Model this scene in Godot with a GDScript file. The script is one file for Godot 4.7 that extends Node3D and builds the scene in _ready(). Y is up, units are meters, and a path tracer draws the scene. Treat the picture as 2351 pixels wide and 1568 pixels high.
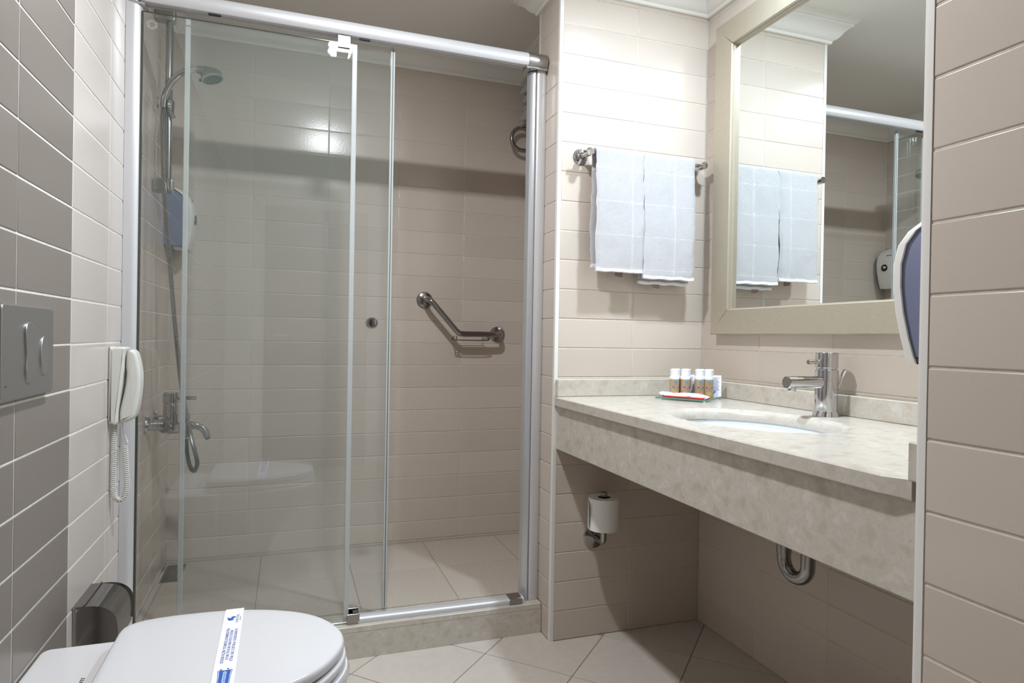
extends Node3D
# A tiled hotel bathroom: glazed shower, marble washbasin niche, wall-hung toilet. Units are metres, y up.
# The room: left wall x = XL, shower end wall z = ZB, pillar x = XP, towel wall z = ZT, mirror wall x = XM, niche side wall z = ZN.

const XL := -0.454
const ZB := -2.854
const XS := 1.05
const XP := 0.85
const ZP := -2.2
const ZT := -2.0064
const XM := 1.4417
const ZN := -0.664
const XN := 0.837
const ZR := 0.95
const YC := 2.295
const YF := 0.106

var M := {}
var bases := {}
var taken := {}
var tile_meshes := {}
var rng := RandomNumberGenerator.new()


# ---------------------------------------------------------------- geometry
class G:
	var v := PackedVector3Array()

	func tri(a: Vector3, b: Vector3, c: Vector3) -> void:
		v.append(a); v.append(b); v.append(c)

	func quad(a: Vector3, b: Vector3, c: Vector3, d: Vector3) -> void:
		tri(a, b, c); tri(a, c, d)

	func add(o: G, t: Transform3D) -> G:
		for p in o.v:
			v.append(t * p)
		return self

	func moved(t: Transform3D) -> G:
		for i in v.size():
			v[i] = t * v[i]
		return self

	# box with chamfered edges
	func box(c: Vector3, s: Vector3, b := 0.0) -> G:
		var h := s * 0.5
		b = minf(b, minf(h.x, minf(h.y, h.z)) * 0.9)
		if b <= 0.0:
			for ax in 3:
				for sg in [-1.0, 1.0]:
					var n := Vector3.ZERO; n[ax] = sg
					var u := Vector3.ZERO; u[(ax + 1) % 3] = 1.0
					var w := Vector3.ZERO; w[(ax + 2) % 3] = sg
					u *= h; w *= h; n *= h
					quad(c + n - u - w, c + n + u - w, c + n + u + w, c + n - u + w)
			return self
		for ax in 3:
			for sg in [-1.0, 1.0]:
				var n := Vector3.ZERO; n[ax] = sg * h[ax]
				var u := Vector3.ZERO; u[(ax + 1) % 3] = h[(ax + 1) % 3] - b
				var w := Vector3.ZERO; w[(ax + 2) % 3] = sg * (h[(ax + 2) % 3] - b)
				quad(c + n - u - w, c + n + u - w, c + n + u + w, c + n - u + w)
		for ax in 3:
			var a1 := (ax + 1) % 3
			var a2 := (ax + 2) % 3
			for s1 in [-1.0, 1.0]:
				for s2 in [-1.0, 1.0]:
					var l := Vector3.ZERO; l[ax] = h[ax] - b
					var p := Vector3.ZERO; p[a1] = s1 * h[a1]; p[a2] = s2 * (h[a2] - b)
					var q := Vector3.ZERO; q[a1] = s1 * (h[a1] - b); q[a2] = s2 * h[a2]
					if s1 * s2 > 0:
						quad(c + p - l, c + q - l, c + q + l, c + p + l)
					else:
						quad(c + p - l, c + p + l, c + q + l, c + q - l)
		for sx in [-1.0, 1.0]:
			for sy in [-1.0, 1.0]:
				for sz in [-1.0, 1.0]:
					var px := c + Vector3(sx * h.x, sy * (h.y - b), sz * (h.z - b))
					var py := c + Vector3(sx * (h.x - b), sy * h.y, sz * (h.z - b))
					var pz := c + Vector3(sx * (h.x - b), sy * (h.y - b), sz * h.z)
					if sx * sy * sz > 0: tri(px, py, pz)
					else: tri(px, pz, py)
		return self

	# rings of equal length, joined; ring runs counter-clockwise seen from the end
	func loft(rings: Array, cap_a := true, cap_b := true, closed := true) -> G:
		var n: int = rings[0].size()
		for k in rings.size() - 1:
			var a: PackedVector3Array = rings[k]
			var b: PackedVector3Array = rings[k + 1]
			for i in (n if closed else n - 1):
				var j := (i + 1) % n
				quad(a[i], a[j], b[j], b[i])
		if cap_a:
			var a: PackedVector3Array = rings[0]
			var m := Vector3.ZERO
			for p in a: m += p
			m /= n
			for i in n: tri(m, a[(i + 1) % n], a[i])
		if cap_b:
			var a: PackedVector3Array = rings[rings.size() - 1]
			var m := Vector3.ZERO
			for p in a: m += p
			m /= n
			for i in n: tri(m, a[i], a[(i + 1) % n])
		return self

	# profile of (radius, height) turned round the y axis
	func lathe(prof: Array, seg := 32, t := Transform3D.IDENTITY) -> G:
		var rings := []
		for p in prof:
			var r := PackedVector3Array()
			for i in seg:
				var a := -TAU * i / seg
				r.append(t * Vector3(cos(a) * maxf(p.x, 0.00001), p.y, sin(a) * maxf(p.x, 0.00001)))
			rings.append(r)
		var ring_shaped: bool = prof[0].is_equal_approx(prof[prof.size() - 1])
		return loft(rings, prof[0].x > 0.0001 and not ring_shaped, prof[prof.size() - 1].x > 0.0001 and not ring_shaped)

	# round bar along a path; radius one number or one per point
	func tube(path: Array, rad, seg := 12, caps := true, closed := false) -> G:
		var rings := []
		var n := path.size()
		var up := Vector3.ZERO
		for k in n:
			var t: Vector3
			if closed:
				t = (path[(k + 1) % n] - path[(k - 1 + n) % n]).normalized()
			else:
				t = (path[mini(k + 1, n - 1)] - path[maxi(k - 1, 0)]).normalized()
			if k == 0:
				up = Vector3.UP if absf(t.y) < 0.9 else Vector3.RIGHT
			up = (up - t * up.dot(t)).normalized()
			var side := t.cross(up)
			var r: float = rad[k] if rad is Array else rad
			var ring := PackedVector3Array()
			for i in seg:
				var a := -TAU * i / seg
				ring.append(path[k] + (up * cos(a) - side * sin(a)) * r)
			rings.append(ring)
		if closed:
			rings.append(rings[0])
			return loft(rings, false, false)
		return loft(rings, caps, caps)

	# polygon (counter-clockwise) in the local xy plane, thickness z0..z1 with bevelled rims
	func prism(poly: PackedVector2Array, z0: float, z1: float, t := Transform3D.IDENTITY, bev := 0.0, steps := 3) -> G:
		var n := poly.size()
		var nor := PackedVector2Array()
		for i in n:
			var e0 := (poly[i] - poly[(i - 1 + n) % n]).normalized()
			var e1 := (poly[(i + 1) % n] - poly[i]).normalized()
			var m := (e0 + e1)
			m = Vector2(e0.y, -e0.x) + Vector2(e1.y, -e1.x)
			var l := m.length()
			m = m / l if l > 0.001 else Vector2(e0.y, -e0.x)
			var c := maxf(m.dot(Vector2(e0.y, -e0.x)), 0.5)
			nor.append(m / c)
		var levels := []
		if bev > 0.0:
			for k in steps + 1:
				var a := PI / 2 * k / steps
				levels.append([bev * (1.0 - sin(a)), z0 + bev * (1.0 - cos(a))])
			for k in steps + 1:
				var a := PI / 2 * k / steps
				levels.append([bev * (1.0 - cos(a)), z1 - bev * (1.0 - sin(a))])
		else:
			levels = [[0.0, z0], [0.0, z1]]
		var rings := []
		for l in levels:
			var r := PackedVector3Array()
			for i in n:
				var p := poly[i] - nor[i] * float(l[0])
				r.append(t * Vector3(p.x, p.y, l[1]))
			rings.append(r)
		loft(rings, false, false)
		var idx := Geometry2D.triangulate_polygon(poly)
		for k in range(0, idx.size(), 3):
			var a: PackedVector3Array = rings[0]
			var b: PackedVector3Array = rings[rings.size() - 1]
			var ccw := (poly[idx[k + 1]] - poly[idx[k]]).cross(poly[idx[k + 2]] - poly[idx[k]]) > 0
			var j := idx[k + 1] if ccw else idx[k + 2]
			var l := idx[k + 2] if ccw else idx[k + 1]
			tri(b[idx[k]], b[j], b[l])
			tri(a[idx[k]], a[l], a[j])
		return self

	func mesh(off := Vector3.ZERO, crease := 38.0) -> ArrayMesh:
		var n := v.size()
		var fn := PackedVector3Array()
		fn.resize(n / 3)
		var at := {}
		var keys := PackedInt64Array()
		keys.resize(n)
		for f in n / 3:
			var a := v[f * 3]
			var c := (v[f * 3 + 1] - a).cross(v[f * 3 + 2] - a)
			fn[f] = c
		for i in n:
			var p := v[i] * 20000.0
			var k := (int(roundf(p.x)) + 1000000) * 4000000000000 + (int(roundf(p.y)) + 1000000) * 2000000 + int(roundf(p.z)) + 1000000
			keys[i] = k
			if at.has(k):
				at[k].append(i / 3)
			else:
				at[k] = PackedInt32Array([i / 3])
		var cosc := cos(deg_to_rad(crease))
		var pos := PackedVector3Array()
		var nor := PackedVector3Array()
		pos.resize(n); nor.resize(n)
		for f in n / 3:
			var u := fn[f].normalized()
			for c in 3:
				var i := f * 3 + c
				var s := Vector3.ZERO
				for g in at[keys[i]]:
					var w: Vector3 = fn[g]
					if w.length_squared() > 1e-24 and w.normalized().dot(u) > cosc:
						s += w
				var o: int = f * 3 + ((3 - c) % 3)
				pos[o] = v[i] - off
				nor[o] = s.normalized() if s.length_squared() > 1e-24 else (u if u.length_squared() > 0.5 else Vector3.UP)
		var arr := []
		arr.resize(Mesh.ARRAY_MAX)
		arr[Mesh.ARRAY_VERTEX] = pos
		arr[Mesh.ARRAY_NORMAL] = nor
		var m := ArrayMesh.new()
		m.add_surface_from_arrays(Mesh.PRIMITIVE_TRIANGLES, arr)
		return m


func geo() -> G:
	return G.new()


func smooth(pts: Array, per := 8, closed := false) -> Array:
	var out := []
	var n := pts.size()
	for i in (n if closed else n - 1):
		var p0 = pts[(i - 1 + n) % n] if closed else pts[maxi(i - 1, 0)]
		var p1 = pts[i]
		var p2 = pts[(i + 1) % n]
		var p3 = pts[(i + 2) % n] if closed else pts[mini(i + 2, n - 1)]
		for k in per:
			var t := float(k) / per
			out.append(0.5 * ((2.0 * p1) + (p2 - p0) * t + (2.0 * p0 - 5.0 * p1 + 4.0 * p2 - p3) * t * t + (3.0 * p1 - p0 - 3.0 * p2 + p3) * t * t * t))
	if not closed:
		out.append(pts[n - 1])
	return out


func rounded(w: float, h: float, r: float, per := 6) -> PackedVector2Array:
	var p := PackedVector2Array()
	var cs := [Vector2(w / 2 - r, h / 2 - r), Vector2(-w / 2 + r, h / 2 - r), Vector2(-w / 2 + r, -h / 2 + r), Vector2(w / 2 - r, -h / 2 + r)]
	for k in 4:
		for i in per + 1:
			var a := PI / 2 * (k + float(i) / per)
			p.append(cs[k] + Vector2(cos(a), sin(a)) * r)
	return p


func oval(a: float, b: float, n := 32, c := Vector2.ZERO) -> PackedVector2Array:
	var p := PackedVector2Array()
	for i in n:
		p.append(c + Vector2(cos(TAU * i / n) * a, sin(TAU * i / n) * b))
	return p


# local axes x, y, z at o
func axes(o: Vector3, x: Vector3, y: Vector3) -> Transform3D:
	x = x.normalized()
	var z := x.cross(y).normalized()
	return Transform3D(Basis(x, z.cross(x), z), o)


# local y along d, at o
func along(o: Vector3, d: Vector3) -> Transform3D:
	d = d.normalized()
	var x := d.cross(Vector3.UP if absf(d.y) < 0.9 else Vector3.RIGHT).normalized()
	return Transform3D(Basis(x, d, x.cross(d)), o)


# ---------------------------------------------------------------- scene tree
func numbered(parent: Node, called: String) -> String:
	var key := str(parent.get_instance_id()) + called
	taken[key] = taken.get(key, -1) + 1
	return called if taken[key] == 0 else "%s_%03d" % [called, taken[key]]


func tag(o: Node, label: String, category: String, group := "", kind := "") -> void:
	o.set_meta("label", label)
	o.set_meta("category", category)
	if group: o.set_meta("group", group)
	if kind: o.set_meta("kind", kind)


func thing(called: String, at: Vector3, label: String, category: String, group := "", kind := "") -> Node3D:
	var o := Node3D.new()
	o.name = numbered(self, called)
	o.position = at
	add_child(o)
	bases[o] = at
	tag(o, label, category, group, kind)
	return o


func local_thing(called: String, t: Transform3D, label: String, category: String, group := "") -> Node3D:
	var o := thing(called, t.origin, label, category, group)
	o.transform = t
	bases[o] = Vector3.ZERO
	return o


func part(parent: Node, called: String, g: G, m: Material, crease := 38.0) -> MeshInstance3D:
	var o := MeshInstance3D.new()
	o.name = numbered(parent, called)
	o.mesh = g.mesh(bases.get(parent, Vector3.ZERO), crease)
	o.material_override = m
	parent.add_child(o)
	bases[o] = bases.get(parent, Vector3.ZERO)
	return o


func single(called: String, g: G, m: Material, at: Vector3, label: String, category: String, group := "", kind := "", crease := 38.0) -> MeshInstance3D:
	var o := MeshInstance3D.new()
	o.name = numbered(self, called)
	o.mesh = g.mesh(at, crease)
	o.material_override = m
	o.position = at
	add_child(o)
	bases[o] = at
	tag(o, label, category, group, kind)
	return o


# printed letters: w wide (or natural if 0), h cap height, lying in the x/y axes of t; bend > 0 wraps them round a cylinder of that radius
func letters(parent: Node, text: String, t: Transform3D, h: float, w: float, m: Material, bold := false, serif := false, bend := 0.0) -> void:
	var f := SystemFont.new()
	f.font_names = PackedStringArray(["Droid Serif" if serif else "Droid Sans"])
	f.font_weight = 700 if bold else 400
	var tm := TextMesh.new()
	tm.font = f
	tm.text = text
	tm.font_size = 48
	tm.pixel_size = 0.01
	tm.depth = 0.02
	tm.curve_step = 2.0
	var arr := tm.surface_get_arrays(0)
	var pos: PackedVector3Array = arr[Mesh.ARRAY_VERTEX]
	var lo := Vector3(1e9, 1e9, 1e9)
	var hi := -lo
	for p in pos:
		lo = lo.min(p); hi = hi.max(p)
	var sy := h / (0.48 * 0.72)
	var sx := sy if w <= 0.0 else w / maxf(hi.x - lo.x, 0.0001)
	var cx := (lo.x + hi.x) / 2
	var ind: PackedInt32Array = arr[Mesh.ARRAY_INDEX] if arr[Mesh.ARRAY_INDEX] != null else PackedInt32Array(range(pos.size()))
	var g := geo()
	for i in ind.size() / 3:
		for c in [0, 2, 1]:
			var p := pos[ind[i * 3 + c]]
			var q := Vector3((p.x - cx) * sx, (p.y + 0.17) * sy - h / 2, 0.00012 if p.z > 0 else -0.0003)
			if bend > 0.0:
				var a := q.x / bend
				q = Vector3(sin(a) * (bend + q.z), q.y, cos(a) * (bend + q.z) - bend)
			g.v.append(t * q)
	var o := part(parent, "lettering", g, m, 20.0)
	o.set_meta("label", "printed words " + text.to_lower() if text.length() > 1 else "printed mark")


# ---------------------------------------------------------------- materials
func mat(key: String, c: Color, rough := 0.5, metal := 0.0, spec := 0.5) -> StandardMaterial3D:
	var m := StandardMaterial3D.new()
	m.resource_name = key
	m.albedo_color = c
	m.roughness = rough
	m.metallic = metal
	m.metallic_specular = spec
	M[key] = m
	return m


func rgb(r: float, g: float, b: float) -> Color:
	return Color(r / 255.0, g / 255.0, b / 255.0)


func noise(freq: float, seed_: int, oct := 4, kind := FastNoiseLite.TYPE_SIMPLEX_SMOOTH, warp := 0.0) -> FastNoiseLite:
	var n := FastNoiseLite.new()
	n.noise_type = kind
	n.seed = seed_
	n.frequency = freq
	n.fractal_octaves = oct
	if warp > 0.0:
		n.domain_warp_enabled = true
		n.domain_warp_amplitude = warp
		n.domain_warp_frequency = freq * 0.8
		n.domain_warp_fractal_octaves = 3
	return n


func noise_tex(n: FastNoiseLite, stops: Array, size := 512, as_normal := false, bump := 2.0) -> NoiseTexture2D:
	var t := NoiseTexture2D.new()
	t.width = size
	t.height = size
	t.seamless = true
	t.noise = n
	t.generate_mipmaps = false
	if as_normal:
		t.as_normal_map = true
		t.bump_strength = bump
	elif stops.size():
		var gr := Gradient.new()
		var off := PackedFloat32Array()
		var col := PackedColorArray()
		for s in stops:
			off.append(s[0]); col.append(s[1])
		gr.offsets = off
		gr.colors = col
		t.color_ramp = gr
	return t


func world_tex(m: StandardMaterial3D, scale: Vector3) -> void:
	m.uv1_triplanar = true
	m.uv1_world_triplanar = true
	m.uv1_scale = scale
	m.uv1_triplanar_sharpness = 8.0


func make_materials() -> void:
	# glazed wall tiles: slight orange peel in the glaze
	var peel := noise_tex(noise(0.05, 3, 2), [], 512, true, 1.2)
	for k in 3:
		var f := [1.0, 0.985, 1.012][k] as float
		var m := mat("tile_beige_%d" % k, Color(0.803 * f, 0.752 * f, 0.702 * f), 0.2)
		m.normal_enabled = true; m.normal_texture = peel; m.normal_scale = 0.10
		world_tex(m, Vector3(4, 4, 4))
		m = mat("tile_white_%d" % k, Color(0.795 * f, 0.760 * f, 0.732 * f), 0.2)
		m.normal_enabled = true; m.normal_texture = peel; m.normal_scale = 0.10
		world_tex(m, Vector3(4, 4, 4))
		m = mat("tile_grey_%d" % k, Color(0.520 * f, 0.484 * f, 0.456 * f), 0.3)
		m.normal_enabled = true; m.normal_texture = peel; m.normal_scale = 0.12
		world_tex(m, Vector3(4, 4, 4))
	var gt := noise_tex(noise(0.03, 8, 4), [[0.0, rgb(196, 186, 172)], [0.5, rgb(206, 197, 184)], [1.0, rgb(214, 206, 194)]], 512)
	var g1 := mat("grout_beige", Color.WHITE, 0.9)
	g1.albedo_texture = gt
	world_tex(g1, Vector3(3, 3, 3))
	var gw := noise_tex(noise(0.03, 9, 4), [[0.0, rgb(214, 208, 198)], [0.5, rgb(226, 221, 212)], [1.0, rgb(234, 230, 222)]], 512)
	var g2 := mat("grout_white", Color.WHITE, 0.9)
	g2.albedo_texture = gw
	world_tex(g2, Vector3(3, 3, 3))
	mat("trim_white", rgb(232, 228, 222), 0.25)
	mat("plaster", rgb(236, 233, 226), 0.9, 0.0, 0.3)
	mat("sealant", rgb(182, 173, 158), 0.7)
	# floor tiles
	var ft := noise_tex(noise(0.02, 21, 5), [[0.0, rgb(201, 191, 180)], [0.5, rgb(205, 195, 184)], [1.0, rgb(208, 199, 188)]], 512)
	for k in 3:
		var f := [1.0, 0.98, 1.01][k] as float
		var m := mat("floor_tile_%d" % k, Color(f * 0.985, f * 0.985, f * 0.985), 0.35)
		m.albedo_texture = ft
		world_tex(m, Vector3(2, 2, 2))
	var st := noise_tex(noise(0.12, 22, 4), [[0.0, rgb(180, 168, 154)], [0.5, rgb(197, 185, 171)], [1.0, rgb(210, 200, 187)]], 512)
	for k in 3:
		var f := [1.0, 0.985, 1.01][k] as float
		var m := mat("shower_floor_tile_%d" % k, Color(f * 0.98, f * 0.98, f * 0.98), 0.45)
		m.albedo_texture = st
		world_tex(m, Vector3(1.2, 1, 4))
	mat("floor_grout", rgb(150, 136, 122), 0.9)
	mat("shower_floor_grout", rgb(158, 146, 132), 0.9)
	# cream marble
	var mt := noise_tex(noise(0.011, 31, 6, FastNoiseLite.TYPE_SIMPLEX_SMOOTH, 40.0), [[0.0, rgb(192, 180, 164)], [0.32, rgb(206, 196, 182)], [0.5, rgb(214, 206, 194)], [0.60, rgb(206, 197, 184)], [0.8, rgb(218, 211, 200)], [1.0, rgb(223, 217, 207)]], 1024)
	var fleck := noise_tex(noise(0.06, 33, 4, FastNoiseLite.TYPE_CELLULAR, 12.0), [[0.0, rgb(255, 255, 255)], [0.86, rgb(255, 255, 255)], [0.93, rgb(214, 202, 186)], [1.0, rgb(176, 160, 140)]], 1024)
	for key in ["marble"]:
		var m := mat(key, Color(0.95, 0.95, 0.95), 0.22)
		m.albedo_texture = mt
		world_tex(m, Vector3(1.6, 1.6, 1.6))
		m.detail_enabled = true
		m.detail_albedo = fleck
		m.detail_blend_mode = BaseMaterial3D.BLEND_MODE_MUL
		m.detail_uv_layer = BaseMaterial3D.DETAIL_UV_2
		m.uv2_triplanar = true
		m.uv2_world_triplanar = true
		m.uv2_scale = Vector3(2.3, 2.3, 2.3)
	mat("chrome", Color(0.78, 0.78, 0.79), 0.06, 1.0)
	mat("chrome_worn", Color(0.62, 0.61, 0.60), 0.16, 1.0)
	mat("chrome_brushed", Color(0.66, 0.65, 0.64), 0.3, 1.0)
	mat("plate_satin", Color(0.66, 0.655, 0.65), 0.36, 0.85)
	mat("aluminium_white", rgb(210, 209, 210), 0.34, 0.3)
	mat("aluminium_grey", rgb(196, 197, 200), 0.3, 0.55)
	mat("mirror_glass", Color(0.93, 0.945, 0.94), 0.0, 1.0)
	var gl := mat("shower_glass", Color(0.52, 0.62, 0.60, 0.055), 0.0)
	gl.transparency = BaseMaterial3D.TRANSPARENCY_ALPHA
	var tg := mat("tray_glass", Color(0.70, 0.90, 0.84, 0.10), 0.0)
	tg.transparency = BaseMaterial3D.TRANSPARENCY_ALPHA
	mat("glass_edge", rgb(96, 140, 122), 0.1)
	mat("glass_edge_dark", rgb(72, 76, 66), 0.2)
	var sl := mat("seal", Color(0.80, 0.82, 0.81, 0.62), 0.2)
	sl.transparency = BaseMaterial3D.TRANSPARENCY_ALPHA
	mat("rubber_black", rgb(30, 29, 28), 0.6)
	mat("etched", rgb(214, 212, 206), 0.8)
	mat("ceramic", rgb(218, 214, 213), 0.08)
	mat("basin_ceramic", rgb(232, 236, 238), 0.1)
	mat("seat_plastic", rgb(216, 213, 213), 0.16)
	mat("phone_plastic", rgb(214, 212, 204), 0.38)
	mat("dispenser_white", rgb(228, 226, 220), 0.35)
	mat("dispenser_blue", rgb(120, 124, 150), 0.35)
	mat("window_dark", rgb(34, 36, 36), 0.05)
	mat("paper", rgb(236, 233, 228), 0.95)
	mat("paper_band", rgb(238, 238, 250), 0.6)
	mat("ink_blue", rgb(40, 92, 178), 0.6)
	mat("ink_navy", rgb(50, 70, 140), 0.6)
	mat("ink_grey", rgb(120, 126, 140), 0.6)
	mat("ink_black", rgb(48, 48, 50), 0.6)
	mat("ink_white", rgb(244, 246, 252), 0.6)
	mat("bottle_tan", rgb(176, 150, 116), 0.4)
	mat("bottle_cap", rgb(240, 242, 246), 0.4)
	mat("logo_blue", rgb(40, 150, 214), 0.5)
	mat("label_purple", rgb(88, 58, 130), 0.5)
	mat("label_violet", rgb(62, 44, 150), 0.5)
	mat("label_pink", rgb(178, 120, 100), 0.6)
	mat("almond", rgb(214, 158, 92), 0.6)
	mat("ink_purple", rgb(126, 116, 176), 0.6)
	mat("sachet_white", rgb(238, 236, 244), 0.35)
	mat("sachet_red", rgb(206, 44, 44), 0.4)
	mat("towel_tag", rgb(150, 122, 108), 0.8)
	mat("door_wood", rgb(104, 74, 52), 0.4)
	# terry cloth
	var terry := noise_tex(noise(0.16, 41, 3), [], 512)
	var tw := mat("terry", rgb(240, 237, 237), 1.0, 0.0, 0.2)
	world_tex(tw, Vector3(6, 9, 6))
	tw.heightmap_enabled = true
	tw.heightmap_texture = terry
	tw.heightmap_scale = 0.55
	tw.rim_enabled = true
	tw.rim = 0.3
	mat("hem", rgb(240, 240, 243), 0.9, 0.0, 0.2)
	# champagne-coloured wood frame, grain along the piece
	for key in ["frame_wood_upright", "frame_wood_level"]:
		var up: bool = key == "frame_wood_upright"
		var gr := noise_tex(noise(0.03, 51, 5), [[0.0, rgb(168, 157, 138)], [0.45, rgb(175, 164, 145)], [0.8, rgb(179, 168, 149)], [1.0, rgb(196, 186, 167)]], 512)
		var m := mat(key, Color.WHITE, 0.42, 0.35)
		m.albedo_texture = gr
		world_tex(m, Vector3(26, 2.0, 26) if up else Vector3(26, 26, 2.0))


# ---------------------------------------------------------------- light and camera
func lamp(at: Vector3, energy: float, col: Color, label: String) -> void:
	var o := thing("ceiling_downlight", at, label, "lamp", "recessed ceiling lamps")
	var ring := geo().lathe([Vector2(0.058, -0.002), Vector2(0.058, -0.006), Vector2(0.066, -0.0075), Vector2(0.072, -0.005), Vector2(0.074, 0.0), Vector2(0.058, 0.0)], 40, Transform3D(Basis.IDENTITY, at))
	part(o, "rim", ring, M.trim_white)
	var em := StandardMaterial3D.new()
	em.resource_name = "lamp_glow"
	em.albedo_color = Color(0.9, 0.9, 0.9)
	em.emission_enabled = true
	em.emission = col
	em.emission_energy_multiplier = 40.0
	part(o, "lamp_lens", geo().lathe([Vector2(0.0, -0.003), Vector2(0.057, -0.003), Vector2(0.058, 0.0)].map(func(p): return p), 40, Transform3D(Basis.IDENTITY, at)), em)
	var l := AreaLight3D.new()
	l.name = "lamp_light"
	l.area_size = Vector2(0.08, 0.08)
	l.light_energy = energy
	l.light_color = col
	l.area_range = 8.0
	l.area_attenuation = 2.0
	l.shadow_enabled = true
	l.position = Vector3(0, -0.008, 0)
	l.rotation_degrees = Vector3(-90, 0, 0)
	o.add_child(l)


func _ready() -> void:
	rng.seed = 7
	var cam := Camera3D.new()
	cam.name = "camera"
	cam.transform = Transform3D(Basis(Vector3(0.94457537, 0.01721065, 0.32784319), Vector3(-0.01447083, 0.99983702, -0.01079497), Vector3(-0.32797554, 0.0054525, 0.94467048)), Vector3(0, 1.0306, 0))
	cam.fov = rad_to_deg(2.0 * atan(784.0 / 1472.22))
	cam.near = 0.02
	cam.current = true
	add_child(cam)
	var env := Environment.new()
	env.background_mode = Environment.BG_COLOR
	env.background_color = Color(0, 0, 0)
	env.tonemap_mode = Environment.TONE_MAPPER_LINEAR
	env.tonemap_exposure = 1.0
	env.sdfgi_enabled = true
	env.ssao_enabled = true
	env.ssil_enabled = true
	var we := WorldEnvironment.new()
	we.name = "environment"
	we.environment = env
	add_child(we)
	make_materials()
	lamp(Vector3(0.198, YC, -1.33), 2.35, Color(0.955, 0.975, 1.0), "round ceiling lamp above the middle of the floor")
	lamp(Vector3(1.172, YC, -1.315), 1.9, Color(0.86, 0.935, 1.0), "round ceiling lamp above the washbasin")
	build_shell()
	build_shower_enclosure()
	build_shower_fittings()
	build_counter()
	build_mirror()
	build_faucet()
	build_towel_bar()
	build_toilet()
	build_left_wall_things()
	build_niche_things()
	build_toiletries()


# ---------------------------------------------------------------- room shell
func tile_mesh(w: float, h: float, d := 0.008, b := 0.0022) -> ArrayMesh:
	var key := "%d_%d_%d" % [roundi(w * 10000), roundi(h * 10000), roundi(d * 10000)]
	if tile_meshes.has(key):
		return tile_meshes[key]
	b = minf(b, minf(w, h) * 0.3)
	var g := geo()
	var rings := []
	for l in [[0.0, -d], [0.0, -b], [b * 0.3, -b * 0.3], [b, 0.0]]:
		var i: float = l[0]
		rings.append(PackedVector3Array([Vector3(-w / 2 + i, -h / 2 + i, l[1]), Vector3(w / 2 - i, -h / 2 + i, l[1]), Vector3(w / 2 - i, h / 2 - i, l[1]), Vector3(-w / 2 + i, h / 2 - i, l[1])]))
	g.loft(rings, false, true)
	tile_meshes[key] = g.mesh(Vector3.ZERO, 60.0)
	return tile_meshes[key]


# tiles on an upright plane: p0 on the plane at floor level, u along it (u x up = outward normal)
func tile_wall(wall: Node3D, p0: Vector3, u: Vector3, joints: Array, rows: Array, pick: Callable, jw := 0.003, joined := 0) -> void:
	var n := u.cross(Vector3.UP)
	var rest := geo()   # the first columns, out of the photograph, joined
	for c in joints.size() - 1:
		for r in rows.size() - 1:
			var w: float = joints[c + 1] - joints[c] - jw
			var h: float = rows[r + 1] - rows[r] - jw
			if w < 0.004 or h < 0.004:
				continue
			if c < joined:
				var md := p0 + u * float(joints[c] + joints[c + 1]) * 0.5 + Vector3.UP * float(rows[r] + rows[r + 1]) * 0.5
				rest.add(geo().box(Vector3(0, 0, -0.004), Vector3(w, h, 0.008), 0.0015), Transform3D(Basis(u, Vector3.UP, n), md))
				continue
			var o := MeshInstance3D.new()
			o.name = numbered(wall, "tile")
			o.mesh = tile_mesh(w, h)
			o.material_override = M["%s_%d" % [pick.call(c, r), rng.randi() % 3]]
			var wob := Vector3(rng.randf_range(-1, 1), rng.randf_range(-1, 1), 0) * 0.0016
			o.transform = Transform3D(Basis(u, Vector3.UP, n) * Basis.from_euler(wob), p0 + u * float(joints[c] + joints[c + 1]) * 0.5 + Vector3.UP * float(rows[r] + rows[r + 1]) * 0.5 + n * rng.randf_range(-0.0003, 0.0003) - bases[wall])
			wall.add_child(o)
	if rest.v.size():
		var f := part(wall, "tile_field", rest, M[pick.call(0, 0) + "_0"])
		f.set_meta("kind", "stuff")


func slab(called: String, lo: Vector3, hi: Vector3, m: Material, label: String, category := "wall") -> MeshInstance3D:
	var at := Vector3((lo.x + hi.x) / 2, lo.y, (lo.z + hi.z) / 2)
	return single(called, geo().box((lo + hi) / 2, hi - lo), m, at, label, category, "", "structure")


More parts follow.
